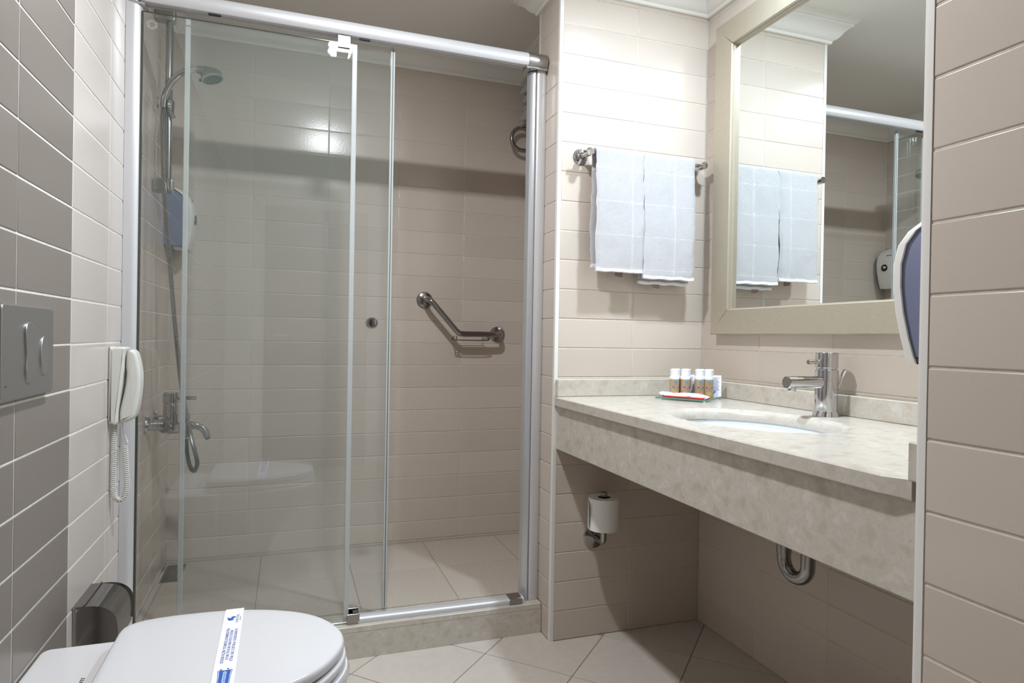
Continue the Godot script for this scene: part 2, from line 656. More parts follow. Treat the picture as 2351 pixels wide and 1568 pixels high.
func build_shell() -> void:
	var T := 0.10      # wall thickness
	var q := 0.0016    # grout lies this far behind the tile faces
	var rows := []
	for k in 23: rows.append(0.1 * k)
	rows.append(2.235)
	var shower_rows := [0.117]
	for k in range(2, 23): shower_rows.append(0.1 * k)
	shower_rows.append(2.235)
	var beige := func(_c, _r): return "tile_beige"
	# left wall: grey panel behind the toilet, pale tiles on both sides
	var wl := slab("wall_left", Vector3(XL - T, -0.02, ZB - T), Vector3(XL - q, YC, ZR + T), M.grout_white, "left wall of pale tiles with a grey tile panel behind the toilet")
	var lj := [0.0]      # measured from z = ZR towards -z
	for z in [0.748, 0.448, 0.148, -0.152, -0.452, -0.752, -1.052, -1.352, -1.652, -1.952, -2.1]: lj.append(ZR - z)
	tile_wall(wl, Vector3(XL, 0, ZR), Vector3(0, 0, -1), lj, rows, func(c, _r): return "tile_grey" if c >= 6 and c <= 8 else "tile_white", 0.0036, 4)
	# inside the shower the same wall goes on in beige
	var sj := []
	for z in [-2.1, -2.252, -2.552, ZB + 0.001]: sj.append(ZR - z)
	tile_wall(wl, Vector3(XL, 0, ZR), Vector3(0, 0, -1), sj, shower_rows, beige)
	# end wall of the shower
	var wb := slab("wall_back", Vector3(XL - q, -0.02, ZB - T), Vector3(XS + T, YC, ZB - q), M.grout_beige, "beige tiled end wall inside the shower")
	tile_wall(wb, Vector3(XL, 0, ZB), Vector3(1, 0, 0), [0.001, -0.1525 - XL, 0.1475 - XL, 0.4475 - XL, 0.7475 - XL, XS - XL - 0.001], shower_rows, beige)
	# right wall of the shower
	var ws := slab("wall_shower_side", Vector3(XS + q, -0.02, ZB), Vector3(XS + T, YC, ZP), M.grout_beige, "beige tiled side wall of the shower behind the post")
	tile_wall(ws, Vector3(XS, 0, ZB), Vector3(0, 0, 1), [0.001, 0.3, 0.6, 0.654], shower_rows, beige)
	# pillar between shower and niche, with the towel wall
	var wt := slab("wall_towel", Vector3(XP + q, -0.02, ZP + q), Vector3(XM + T, YC, ZT - q), M.grout_beige, "pale beige tiled wall with the towel rail")
	tile_wall(wt, Vector3(XP, 0, ZT), Vector3(1, 0, 0), [0.012, 0.298, XM - XP - 0.002], rows, beige)
	tile_wall(wt, Vector3(XP, 0, ZP), Vector3(0, 0, 1), [0.012, ZT - ZP - 0.012], rows, beige)
	tile_wall(wt, Vector3(XS, 0, ZP), Vector3(-1, 0, 0), [0.0, XS - XP - 0.012], shower_rows, beige)
	# mirror wall
	var wm := slab("wall_mirror", Vector3(XM + q, -0.02, ZT - q), Vector3(XM + T, YC, ZN + q), M.grout_beige, "beige tiled wall behind the framed mirror and washbasin")
	tile_wall(wm, Vector3(XM, 0, ZT), Vector3(0, 0, 1), [0.002, 0.3018, 0.6018, 0.9018, 1.2018, ZN - ZT - 0.002], rows, beige)
	# near wall block beside the niche
	var wn := slab("wall_near", Vector3(XN + q, -0.02, ZN + q), Vector3(XM + T, YC, ZR + T), M.grout_beige, "warm beige tiled wall beside the washbasin niche")
	tile_wall(wn, Vector3(XN, 0, ZN), Vector3(0, 0, 1), [0.012, 0.3, 0.6, 0.9, 1.2, 1.5, ZR - ZN], rows, beige)
	tile_wall(wn, Vector3(XM, 0, ZN), Vector3(-1, 0, 0), [0.002, 0.3, XM - XN - 0.012], rows, beige)
	# wall with the door behind the viewpoint
	slab("wall_rear", Vector3(XL, -0.02, ZR), Vector3(XN + q, YC, ZR + T), M.plaster, "plain plastered wall with the bathroom door")
	var dr := thing("door_1", Vector3(0.2, 0, ZR), "brown wooden bathroom door in the plastered wall", "door", "", "structure")
	part(dr, "door_leaf", geo().box(Vector3(0.2, 1.0, ZR - 0.02), Vector3(0.76, 2.0, 0.04), 0.004), M.door_wood)
	part(dr, "door_handle", geo().tube([Vector3(-0.11, 1.02, ZR - 0.04), Vector3(-0.11, 1.02, ZR - 0.085), Vector3(-0.02, 1.02, ZR - 0.085)], 0.009), M.chrome_brushed)
	# corner beads
	for cb in [[1, Vector3(XP, 0, ZT), -1.0, 1.0, "white corner bead on the pillar edge beside the towel rail"], [2, Vector3(XN, 0, ZN), -1.0, -1.0, "white corner bead on the wall edge beside the washbasin niche"], [3, Vector3(XP, 0, ZP), -1.0, -1.0, "white corner bead on the pillar edge inside the shower"]]:
		var o: Vector3 = cb[1]
		var poly := PackedVector2Array()
		var sx: float = cb[2]
		var sz: float = cb[3]
		var pts := [Vector2(0.013, 0.0008), Vector2(0.004, 0.0012), Vector2(-0.0002, 0.0005), Vector2(-0.0012, -0.004), Vector2(-0.0008, -0.013), Vector2(0.004, -0.013), Vector2(0.013, -0.004)]
		for p in pts: poly.append(Vector2(o.x - sx * p.x, o.z + sz * p.y))
		if Geometry2D.is_polygon_clockwise(poly): poly.reverse()
		var tr := Transform3D(Basis(Vector3(1, 0, 0), Vector3(0, 0, 1), Vector3(0, -1, 0)), Vector3.ZERO)
		single("trim_%d" % cb[0], geo().prism(poly, -2.25, 0.0, tr), M.trim_white, o, cb[4], "trim", "", "structure", 50.0)
	# ceiling and cornice
	slab("ceiling", Vector3(XL - T, YC, ZB - T), Vector3(XM + T, YC + 0.1, ZR + T), M.plaster, "off-white plaster ceiling with two round lamps", "ceiling")
	var plan := [Vector2(XL, ZR), Vector2(XL, ZB), Vector2(XS, ZB), Vector2(XS, ZP), Vector2(XP, ZP), Vector2(XP, ZT), Vector2(XM, ZT), Vector2(XM, ZN), Vector2(XN, ZN), Vector2(XN, ZR)]
	var prof := [Vector2(-0.001, 2.215), Vector2(0.010, 2.215), Vector2(0.013, 2.219), Vector2(0.013, 2.225), Vector2(0.020, 2.228), Vector2(0.026, 2.232), Vector2(0.034, 2.241), Vector2(0.044, 2.255), Vector2(0.056, 2.265), Vector2(0.066, 2.269), Vector2(0.067, 2.275), Vector2(0.075, 2.277), Vector2(0.076, 2.284), Vector2(0.084, 2.286), Vector2(0.085, YC), Vector2(-0.001, YC)]
	var rings := []
	var pn := plan.size()
	for k in pn:
		var e0: Vector2 = (plan[k] - plan[(k - 1 + pn) % pn]).normalized()
		var e1: Vector2 = (plan[(k + 1) % pn] - plan[k]).normalized()
		var n0 := Vector2(-e0.y, e0.x)
		var n1 := Vector2(-e1.y, e1.x)
		var m := (n0 + n1).normalized()
		m /= m.dot(n0)
		var ring := PackedVector3Array()
		for p in prof: ring.append(Vector3(plan[k].x + m.x * p.x, p.y, plan[k].y + m.y * p.x))
		rings.append(ring)
	rings.append(rings[0])
	single("trim_4", geo().loft(rings, false, false), M.plaster, Vector3(XL, 2.215, ZB), "moulded white plaster cornice running round under the ceiling", "cornice", "", "structure", 25.0)
	# bathroom floor: square tiles laid diagonally
	var fl := slab("floor", Vector3(XL - T, -0.1, ZP), Vector3(XM + T, -0.0016, ZR + T), M.floor_grout, "beige square floor tiles laid diagonally", "floor")
	var room := PackedVector2Array([Vector2(XL, ZR), Vector2(XL, -2.083), Vector2(XP, -2.083), Vector2(XP, ZT), Vector2(XM, ZT), Vector2(XM, ZN), Vector2(XN, ZN), Vector2(XN, ZR)])
	var s := 0.3016
	var ux := Vector2(1, 1).normalized()
	var uy := Vector2(1, -1).normalized()
	for a in range(-9, 9):
		for b in range(-9, 9):
			var c := Vector2(0.618, -1.9935) + ux * s * (a + 0.5) + uy * s * (b + 0.5)
			var hh := s / 2 - 0.0017
			var sq := PackedVector2Array([c - ux * hh - uy * hh, c - ux * hh + uy * hh, c + ux * hh + uy * hh, c + ux * hh - uy * hh])
			for piece in Geometry2D.intersect_polygons(sq, room):
				if piece.size() < 3: continue
				floor_piece(fl, piece, 0.0, "floor_tile_%d" % (rng.randi() % 3))
	# raised shower floor
	var sf := slab("floor_shower", Vector3(XL - q, 0.0, ZB - q), Vector3(XS + q, YF - 0.0016, -2.19), M.shower_floor_grout, "raised beige tiled shower floor with a metal drain", "floor")
	var drain := PackedVector2Array([Vector2(-0.443, -2.842), Vector2(-0.374, -2.842), Vector2(-0.374, -2.643), Vector2(-0.443, -2.643)])
	var xs := [XL, -0.4315, -0.0965, 0.2415, 0.5795, 0.9175, XS]
	var zs := [ZB, -2.522, -2.19]
	for i in xs.size() - 1:
		for j in 2:
			var cell := PackedVector2Array([Vector2(xs[i] + 0.0015, zs[j] + 0.0015), Vector2(xs[i + 1] - 0.0015, zs[j] + 0.0015), Vector2(xs[i + 1] - 0.0015, zs[j + 1] - 0.0015), Vector2(xs[i] + 0.0015, zs[j + 1] - 0.0015)])
			for piece in Geometry2D.clip_polygons(cell, drain):
				floor_piece(sf, piece, YF, "shower_floor_tile_%d" % (rng.randi() % 3))
	part(sf, "sealant_bead", geo().box(Vector3((XL + XS) / 2, YF + 0.003, ZB + 0.002), Vector3(XS - XL, 0.014, 0.006), 0.002), M.sealant)
	# kerb of the shower
	var kb := thing("shower_kerb", Vector3(0.198, 0, -2.13), "cream marble kerb under the shower glass", "kerb", "", "structure")
	part(kb, "kerb_front", geo().box(Vector3((XL + XP) / 2, 0.042, -2.1367), Vector3(XP - XL - 0.004, 0.084, 0.1085), 0.0004), M.marble)
	part(kb, "kerb_cap", geo().box(Vector3((XL + XP) / 2, 0.0935, -2.1365), Vector3(XP - XL - 0.004, 0.019, 0.109), 0.0012), M.marble)
	# drain
	var d := thing("floor_drain", Vector3(-0.4085, YF, -2.7425), "rectangular grey metal drain grate in the shower corner", "drain")
	part(d, "grate", geo().box(Vector3(-0.4085, YF - 0.003, -2.7425), Vector3(0.066, 0.004, 0.196), 0.001), M.chrome_brushed)
	for a in 5:
		for b in 9:
			part(d, "slot", geo().box(Vector3(-0.4305 + a * 0.011, YF - 0.0008, -2.822 + b * 0.02), Vector3(0.0065, 0.0006, 0.004)), M.rubber_black)


func floor_piece(parent: Node3D, poly: PackedVector2Array, y: float, key: String) -> void:
	if absf(area_of(poly)) < 0.0003: return
	if Geometry2D.is_polygon_clockwise(poly): poly.reverse()
	var t := Transform3D(Basis(Vector3(1, 0, 0), Vector3(0, 0, 1), Vector3(0, -1, 0)), Vector3(0, y, 0))
	part(parent, "tile", geo().prism(poly, 0.0, 0.008, t, 0.0008, 1), M[key], 50.0)


func area_of(p: PackedVector2Array) -> float:
	var a := 0.0
	for i in p.size(): a += p[i].cross(p[(i + 1) % p.size()])
	return a / 2


# ---------------------------------------------------------------- shower enclosure
func build_shower_enclosure() -> void:
	var o := thing("shower_enclosure", Vector3(0.198, 0.103, -2.12), "clear glass shower screen with white metal rails and a sliding door", "shower screen")
	var ay := Transform3D(Basis(Vector3(0, 0, 1), Vector3(0, 1, 0), Vector3(-1, 0, 0)), Vector3.ZERO)  # local x -> z, y -> y, z -> -x
	# header rail: rounded face towards the room
	var prof := PackedVector2Array()
	for p in [Vector2(-2.139, 1.982), Vector2(-2.107, 1.982), Vector2(-2.103, 1.985), Vector2(-2.0985, 1.993), Vector2(-2.0965, 2.003), Vector2(-2.098, 2.014), Vector2(-2.103, 2.0235), Vector2(-2.111, 2.029), Vector2(-2.122, 2.0305), Vector2(-2.139, 2.0305)]:
		prof.append(p)
	part(o, "header_rail", geo().prism(prof, -0.775, 0.415, ay), M.aluminium_white, 50.0)
	part(o, "header_groove", geo().box(Vector3(0.19, 1.9815, -2.124), Vector3(1.17, 0.002, 0.014)), M.aluminium_grey)
	for k in 2:
		part(o, "stop", geo().box(Vector3([-0.225, 0.215][k], 1.9795, -2.112), Vector3(0.034, 0.004, 0.008), 0.001), M.rubber_black)
	# end caps of the header
	var big := PackedVector2Array()
	for p in prof: big.append(Vector2(-2.119, 2.006) + (p - Vector2(-2.119, 2.006)) * Vector2(1.06, 1.1))
	for e in [[-0.846, -0.775], [0.415, 0.4535]]:
		var c := part(o, "end_cap", geo().prism(big, e[0], e[1], ay, 0.0025, 2), M.chrome_brushed, 50.0)
		var mx: float = -(e[0] + e[1]) / 2
		part(c, "foot", geo().box(Vector3(mx - 0.006 * signf(mx), 1.9755, -2.122), Vector3(absf(e[1] - e[0]) + 0.008, 0.007, 0.05), 0.002), M.chrome)
	# posts
	var lp := PackedVector2Array()
	for p in smooth([Vector2(-0.4535, -2.140), Vector2(-0.4175, -2.140), Vector2(-0.4155, -2.125), Vector2(-0.4165, -2.111), Vector2(-0.424, -2.103), Vector2(-0.436, -2.0985), Vector2(-0.4535, -2.0965)], 3): lp.append(p)
	if Geometry2D.is_polygon_clockwise(lp): lp.reverse()
	var down := Transform3D(Basis(Vector3(1, 0, 0), Vector3(0, 0, 1), Vector3(0, -1, 0)), Vector3.ZERO)
	part(o, "wall_post", geo().prism(lp, -1.981, -0.104, down), M.aluminium_white, 45.0)
	var rp := PackedVector2Array()
	for p in [Vector2(0.8115, -2.150), Vector2(0.8495, -2.150), Vector2(0.8495, -2.121), Vector2(0.845, -2.117), Vector2(0.836, -2.114), Vector2(0.824, -2.113), Vector2(0.8145, -2.115), Vector2(0.8115, -2.119)]: rp.append(p)
	if Geometry2D.is_polygon_clockwise(rp): rp.reverse()
	part(o, "wall_post", geo().prism(rp, -1.972, -0.104, down), M.aluminium_white, 45.0)
	var mp := PackedVector2Array()
	for p in [Vector2(0.7865, -2.150), Vector2(0.8095, -2.150), Vector2(0.8095, -2.118), Vector2(0.8045, -2.1155), Vector2(0.800, -2.118), Vector2(0.792, -2.124), Vector2(0.7875, -2.132)]: mp.append(p)
	if Geometry2D.is_polygon_clockwise(mp): mp.reverse()
	part(o, "magnet_profile", geo().prism(mp, -1.97, -0.104, down), M.aluminium_grey, 45.0)
	part(o, "joint_strip", geo().box(Vector3(0.8105, 1.04, -2.135), Vector3(0.003, 1.86, 0.028)), M.rubber_black)
	# bottom guide
	var bp := PackedVector2Array()
	for p in [Vector2(-2.134, 0.103), Vector2(-2.099, 0.103), Vector2(-2.0975, 0.109), Vector2(-2.100, 0.116), Vector2(-2.106, 0.1215), Vector2(-2.114, 0.1235), Vector2(-2.126, 0.1235), Vector2(-2.134, 0.121)]: bp.append(p)
	part(o, "bottom_guide", geo().prism(bp, -0.79, -0.222, ay), M.aluminium_white, 45.0)
	part(o, "guide_clip", geo().box(Vector3(0.7585, 0.1145, -2.115), Vector3(0.046, 0.024, 0.046), 0.002), M.chrome_worn)
	# fixed pane
	var zf := -2.1145
	var fx := part(o, "fixed_pane", geo().box(Vector3((-0.4175 + 0.1915) / 2, (0.104 + 1.958) / 2, zf), Vector3(0.609, 1.854, 0.006)), M.shower_glass)
	part(fx, "pane_edge", geo().box(Vector3(-0.113, 1.9586, zf), Vector3(0.609, 0.0014, 0.006)), M.glass_edge_dark)
	part(fx, "edge_seal", geo().box(Vector3(0.1845, (0.125 + 1.958) / 2, zf + 0.0005), Vector3(0.0155, 1.833, 0.0105), 0.002), M.seal)
	part(fx, "bottom_seal", geo().box(Vector3(-0.113, 0.107, zf), Vector3(0.609, 0.006, 0.012), 0.002), M.seal)
	part(fx, "wall_seal", geo().box(Vector3(-0.4140, 1.03, zf + 0.002), Vector3(0.004, 1.85, 0.010)), M.glass_edge_dark)
	var cl := part(o, "top_clamp", geo().box(Vector3(0.1505, 1.961, -2.108), Vector3(0.0385, 0.037, 0.008), 0.0012), M.chrome_worn)
	part(cl, "clamp_back", geo().box(Vector3(0.1505, 1.963, -2.124), Vector3(0.0385, 0.037, 0.009), 0.0012), M.chrome_worn)
	var br := part(o, "corner_bracket", geo().box(Vector3(0.2065, 0.1195, -2.1015), Vector3(0.0395, 0.0345, 0.006), 0.001), M.chrome_worn)
	part(br, "bracket_back", geo().box(Vector3(0.2065, 0.124, -2.128), Vector3(0.039, 0.043, 0.006), 0.001), M.chrome_worn)
	part(br, "bracket_screw", geo().lathe([Vector2(0.0, 0.006), Vector2(0.006, 0.006), Vector2(0.007, 0.0), Vector2(0.0, 0.0)], 16, Transform3D(Basis.IDENTITY, Vector3(0.212, 0.135, -2.115))), M.chrome)
	# etched quality mark
	var mk := part(fx, "etched_mark", geo().tube(circle_path(Vector3(-0.3895, 1.9225, zf + 0.0031), 0.0132, 40), 0.00035, 4, false, true), M.etched)
	mk.set_meta("label", "round etched mark on the glass")
	for k in 18:
		var a := TAU * k / 18.0
		var c := Vector3(-0.3895 + cos(a) * 0.0095, 1.9225 + sin(a) * 0.0095, zf + 0.0031)
		part(mk, "etched_letter", geo().box(Vector3.ZERO, Vector3(0.0034 if k % 3 else 0.0016, 0.0009, 0.0003)).moved(Transform3D(Basis(Vector3(0, 0, 1), a), c)), M.etched)
	# sliding door, pushed open behind the fixed pane
	var zd := -2.147
	var sd := part(o, "sliding_door", geo().box(Vector3((-0.300 + 0.309) / 2, (0.118 + 1.984) / 2, zd), Vector3(0.612, 1.866, 0.006)), M.shower_glass)
	sd.set_meta("label", "sliding glass door pushed open behind the fixed pane")
	part(sd, "edge_seal", geo().box(Vector3(-0.3005, 1.055, zd + 0.001), Vector3(0.0145, 1.85, 0.012), 0.002), M.seal)
	part(sd, "edge_seal", geo().box(Vector3(0.3065, 1.055, zd + 0.001), Vector3(0.0060, 1.85, 0.012), 0.001), M.seal)
	part(sd, "edge_seal", geo().box(Vector3(0.3145, 1.055, zd + 0.001), Vector3(0.0055, 1.85, 0.010), 0.001), M.seal)
	part(sd, "seal_core", geo().box(Vector3(0.3105, 1.055, zd), Vector3(0.0018, 1.85, 0.009)), M.glass_edge_dark)
	var kt := along(Vector3(0.255, 1.0720, zd + 0.003), Vector3(0, 0, 1))
	var kn := part(sd, "door_knob", geo().lathe([Vector2(0.012, 0.0), Vector2(0.0185, 0.001), Vector2(0.0185, 0.014), Vector2(0.0165, 0.017), Vector2(0.0145, 0.017), Vector2(0.013, 0.0145), Vector2(0.0, 0.013)], 32, kt), M.chrome)
	part(kn, "knob_face", geo().lathe([Vector2(0.0135, 0.0145), Vector2(0.010, 0.0155), Vector2(0.0, 0.016)], 24, kt), M.chrome_worn)
	part(kn, "knob_inside", geo().lathe([Vector2(0.0185, -0.006), Vector2(0.0185, -0.02), Vector2(0.0, -0.022)], 24, kt), M.chrome)


func circle_path(c: Vector3, r: float, n: int) -> Array:
	var p := []
	for i in n: p.append(c + Vector3(cos(TAU * i / n), sin(TAU * i / n), 0) * r)
	return p


# ---------------------------------------------------------------- things in the shower
func build_shower_fittings() -> void:
	# riser rail with hand shower
	var rx := -0.4085
	var rz := -2.51
	var o := thing("shower_riser_rail", Vector3(XL, 1.5, rz), "chrome riser rail on the shower wall holding the hand shower", "shower rail")
	part(o, "rail", geo().tube([Vector3(rx, 1.525, rz), Vector3(rx, 2.13, rz)], 0.0115, 20), M.chrome_worn)
	for y in [2.133, 1.539]:
		var bp := rounded(0.064, 0.046 if y < 2 else 0.052, 0.010, 4)
		var t := Transform3D(Basis.IDENTITY, Vector3(XL + 0.032, y, rz - 0.019))
		part(o, "wall_bracket", geo().prism(bp, 0.0, 0.038, t, 0.004, 2), M.chrome_brushed)
	var sl := part(o, "slider", geo().lathe([Vector2(0.017, -0.022), Vector2(0.019, -0.018), Vector2(0.019, 0.018), Vector2(0.017, 0.022), Vector2(0.011, 0.022)], 24, Transform3D(Basis.IDENTITY, Vector3(rx, 1.815, rz))), M.chrome_worn)
	part(sl, "slider_cheek", geo().lathe([Vector2(0.0, -0.004), Vector2(0.018, -0.003), Vector2(0.020, 0.0), Vector2(0.017, 0.004), Vector2(0.0, 0.006)], 20, along(Vector3(rx - 0.0285, 1.817, rz + 0.026), Vector3(-1, 0, 0.08))), M.chrome)
	part(sl, "slider_cheek", geo().lathe([Vector2(0.0, -0.004), Vector2(0.018, -0.003), Vector2(0.020, 0.0), Vector2(0.017, 0.004), Vector2(0.0, 0.006)], 20, along(Vector3(rx + 0.0075, 1.812, rz + 0.026), Vector3(1, 0, 0.08))), M.chrome)
	part(sl, "slider_lever", geo().box(Vector3(0, 0, 0), Vector3(0.012, 0.034, 0.008), 0.002).moved(Transform3D(Basis(Vector3(0, 0, 1), 0.6), Vector3(rx + 0.012, 1.786, rz + 0.02))), M.chrome_brushed)
	# hand shower and hose
	var hz := -2.478
	var h := thing("hand_shower", Vector3(-0.417, 1.81, hz), "chrome hand shower with curved handle in the rail holder", "hand shower")
	var hp := smooth([Vector3(-0.4195, 1.800, hz - 0.002), Vector3(-0.4168, 1.835, hz), Vector3(-0.406, 1.868, hz), Vector3(-0.387, 1.901, hz + 0.001), Vector3(-0.362, 1.9265, hz + 0.002), Vector3(-0.333, 1.9415, hz + 0.003), Vector3(-0.308, 1.946, hz + 0.004)], 5)
	var hr := []
	for k in hp.size(): hr.append(lerpf(0.0100, 0.0125, float(k) / hp.size()))
	part(h, "handle", geo().tube(hp, hr, 16), M.chrome)
	var ft := along(Vector3(-0.2665, 1.916, hz + 0.006), Vector3(-0.30, 0.94, -0.10))
	var hd := part(h, "spray_head", geo().lathe([Vector2(0.034, 0.0), Vector2(0.037, 0.003), Vector2(0.0365, 0.012), Vector2(0.034, 0.022), Vector2(0.026, 0.031), Vector2(0.012, 0.036), Vector2(0.0, 0.037)], 32, ft), M.chrome_worn)
	part(hd, "neck", geo().tube(smooth([Vector3(-0.318, 1.944, hz + 0.004), Vector3(-0.300, 1.942, hz + 0.005), Vector3(-0.276, 1.934, hz + 0.006)], 4), [0.0122, 0.013, 0.0138, 0.015, 0.017, 0.0195, 0.022, 0.024, 0.024], 16), M.chrome_worn)
	part(hd, "face_ring", geo().lathe([Vector2(0.033, -0.001), Vector2(0.0372, -0.0005), Vector2(0.0378, 0.002), Vector2(0.0372, 0.0045)], 32, ft), M.aluminium_grey)
	part(hd, "spray_face", geo().lathe([Vector2(0.0, -0.0025), Vector2(0.03, -0.002), Vector2(0.0335, -0.0005)], 32, ft), mat("spray_face", rgb(92, 94, 90), 0.5))
	for r in [0.010, 0.019, 0.027]:
		var nn := int(r * 700)
		for k in nn:
			var a := TAU * k / nn
			part(hd, "nozzle", geo().lathe([Vector2(0.0, -0.0042), Vector2(0.0012, -0.004), Vector2(0.0016, -0.001)], 6, ft * Transform3D(Basis.IDENTITY, Vector3(cos(a) * r, 0, sin(a) * r))), M.rubber_black)
	part(hd, "mode_button", geo().lathe([Vector2(0.0, -0.004), Vector2(0.005, -0.003), Vector2(0.005, 0.003), Vector2(0.0, 0.004)], 14, along(Vector3(-0.3035, 1.9025, hz + 0.022), Vector3(0, 0, 1))), M.rubber_black)
	var hose := smooth([Vector3(-0.4195, 1.802, hz - 0.002), Vector3(-0.4205, 1.76, -2.472), Vector3(-0.4185, 1.66, -2.47), Vector3(-0.4140, 1.54, -2.47), Vector3(-0.4057, 1.42, -2.47), Vector3(-0.3945, 1.30, -2.47), Vector3(-0.382, 1.155, -2.47), Vector3(-0.3695, 1.02, -2.47), Vector3(-0.3555, 0.885, -2.47), Vector3(-0.3395, 0.778, -2.47), Vector3(-0.319, 0.672, -2.472), Vector3(-0.303, 0.603, -2.475), Vector3(-0.2985, 0.569, -2.48), Vector3(-0.309, 0.545, -2.486), Vector3(-0.3235, 0.562, -2.494), Vector3(-0.3345, 0.610, -2.503), Vector3(-0.3385, 0.655, -2.51)], 24)
	var rib := []
	var hs := []
	for k in hose.size() - 1:
		for e in 2:
			hs.append(hose[k].lerp(hose[k + 1], e * 0.5))
			rib.append(0.0078 if (k * 2 + e) % 2 else 0.0066)
	part(h, "hose", geo().tube(hs, rib, 10), M.chrome_worn, 20.0)
	# mixer tap
	var my := 0.7065
	var mz := -2.53
	var m := thing("shower_mixer", Vector3(XL, my, mz), "chrome shower mixer tap with spout on the shower wall", "tap")
	for z in [-2.4525, -2.6035]:
		part(m, "rosette", geo().lathe([Vector2(0.034, 0.0), Vector2(0.0345, 0.003), Vector2(0.031, 0.009), Vector2(0.02, 0.0125), Vector2(0.0, 0.013)], 32, along(Vector3(XL, my + 0.008, z), Vector3(1, 0, 0))), M.chrome)
		part(m, "connector", geo().lathe([Vector2(0.0175, 0.0), Vector2(0.0175, 0.022), Vector2(0.0185, 0.023), Vector2(0.0185, 0.036), Vector2(0.017, 0.037), Vector2(0.017, 0.055)], 24, along(Vector3(XL, my + 0.006, z), Vector3(1, 0, 0))), M.chrome)
	part(m, "body", geo().lathe([Vector2(0.0, -0.083), Vector2(0.0195, -0.083), Vector2(0.0205, -0.081), Vector2(0.0205, 0.081), Vector2(0.0195, 0.083), Vector2(0.0, 0.083)], 28, along(Vector3(-0.3995, my, mz), Vector3(0, 0, 1))), M.chrome)
	part(m, "cartridge", geo().lathe([Vector2(0.018, -0.026), Vector2(0.0245, -0.02), Vector2(0.0245, 0.064), Vector2(0.022, 0.070), Vector2(0.021, 0.074), Vector2(0.0, 0.074)], 28, Transform3D(Basis.IDENTITY, Vector3(-0.3915, my, mz))), M.chrome)
	var cap := part(m, "handle_cap", geo().lathe([Vector2(0.0, 0.074), Vector2(0.0245, 0.074), Vector2(0.026, 0.077), Vector2(0.026, 0.109), Vector2(0.024, 0.112), Vector2(0.0, 0.113)], 28, Transform3D(Basis.IDENTITY, Vector3(-0.3915, my, mz))), M.chrome)
	part(cap, "lever", geo().tube([Vector3(-0.367, 0.7955, mz), Vector3(-0.310, 0.7955, mz)], 0.0048, 12), M.chrome)
	part(cap, "lever", geo().tube([Vector3(-0.345, 0.8005, mz - 0.004), Vector3(-0.310, 0.8005, mz - 0.004)], 0.0025, 8), M.chrome_worn)
	part(m, "spout", geo().tube(smooth([Vector3(-0.402, 0.692, mz), Vector3(-0.368, 0.693, mz), Vector3(-0.334, 0.6985, mz), Vector3(-0.308, 0.6985, mz), Vector3(-0.287, 0.686, mz), Vector3(-0.2765, 0.668, mz), Vector3(-0.2725, 0.657, mz)], 4), [0.021, 0.021, 0.0208, 0.0205, 0.020, 0.019, 0.018, 0.017, 0.016, 0.0155, 0.015, 0.0148, 0.0145, 0.014, 0.0138, 0.0135, 0.0132, 0.013, 0.0128, 0.0126, 0.0124, 0.0122, 0.012, 0.0118, 0.0116], 18), M.chrome)
	part(m, "aerator", geo().lathe([Vector2(0.0, -0.006), Vector2(0.0085, -0.006), Vector2(0.0095, 0.004)], 18, along(Vector3(-0.2725, 0.654, mz), Vector3(-0.35, 0.93, 0))), M.chrome_worn)
	part(m, "diverter", geo().lathe([Vector2(0.008, 0.0), Vector2(0.008, 0.018), Vector2(0.0095, 0.022), Vector2(0.0095, 0.030), Vector2(0.0, 0.031)], 16, Transform3D(Basis.IDENTITY, Vector3(-0.3395, 0.708, mz))), M.chrome)
	part(m, "hose_nut", geo().lathe([Vector2(0.010, -0.03), Vector2(0.0125, -0.028), Vector2(0.0125, -0.012), Vector2(0.010, -0.008), Vector2(0.010, 0.01)], 12, Transform3D(Basis.IDENTITY, Vector3(-0.3385, 0.690, -2.512))), M.chrome)
	# grab bar with soap basket
	var gz := ZB + 0.088
	var gb := thing("grab_bar", Vector3(0.74, 1.0, ZB), "angled chrome grab bar with a wire soap basket on the shower end wall", "grab bar")
	for p in [Vector3(0.5715, 1.1935, ZB), Vector3(0.9165, 1.0455, ZB)]:
		part(gb, "flange", geo().lathe([Vector2(0.036, 0.0), Vector2(0.037, 0.003), Vector2(0.033, 0.010), Vector2(0.022, 0.014), Vector2(0.012, 0.015)], 32, along(p, Vector3(0, 0, 1))), M.chrome_worn)
	var gp := smooth([Vector3(0.5715, 1.1935, ZB + 0.01), Vector3(0.5705, 1.1945, ZB + 0.048), Vector3(0.5755, 1.1925, ZB + 0.075), Vector3(0.591, 1.1785, gz), Vector3(0.635, 1.130, gz), Vector3(0.690, 1.0685, gz), Vector3(0.706, 1.053, gz), Vector3(0.728, 1.0455, gz), Vector3(0.80, 1.0455, gz), Vector3(0.870, 1.0455, gz), Vector3(0.898, 1.0455, gz - 0.006), Vector3(0.9125, 1.0455, ZB + 0.058), Vector3(0.9165, 1.0455, ZB + 0.03), Vector3(0.9165, 1.0455, ZB + 0.01)], 6)
	part(gb, "bar", geo().tube(gp, 0.0124, 18), M.chrome_worn)
	var bk := part(gb, "soap_basket", geo().tube(smooth([Vector3(0.688, 1.036, gz - 0.006), Vector3(0.690, 1.020, gz - 0.004), Vector3(0.705, 1.0175, gz), Vector3(0.835, 1.0175, gz), Vector3(0.852, 1.022, gz - 0.006), Vector3(0.854, 1.034, gz - 0.01)], 4), 0.0024, 8), M.chrome_worn)
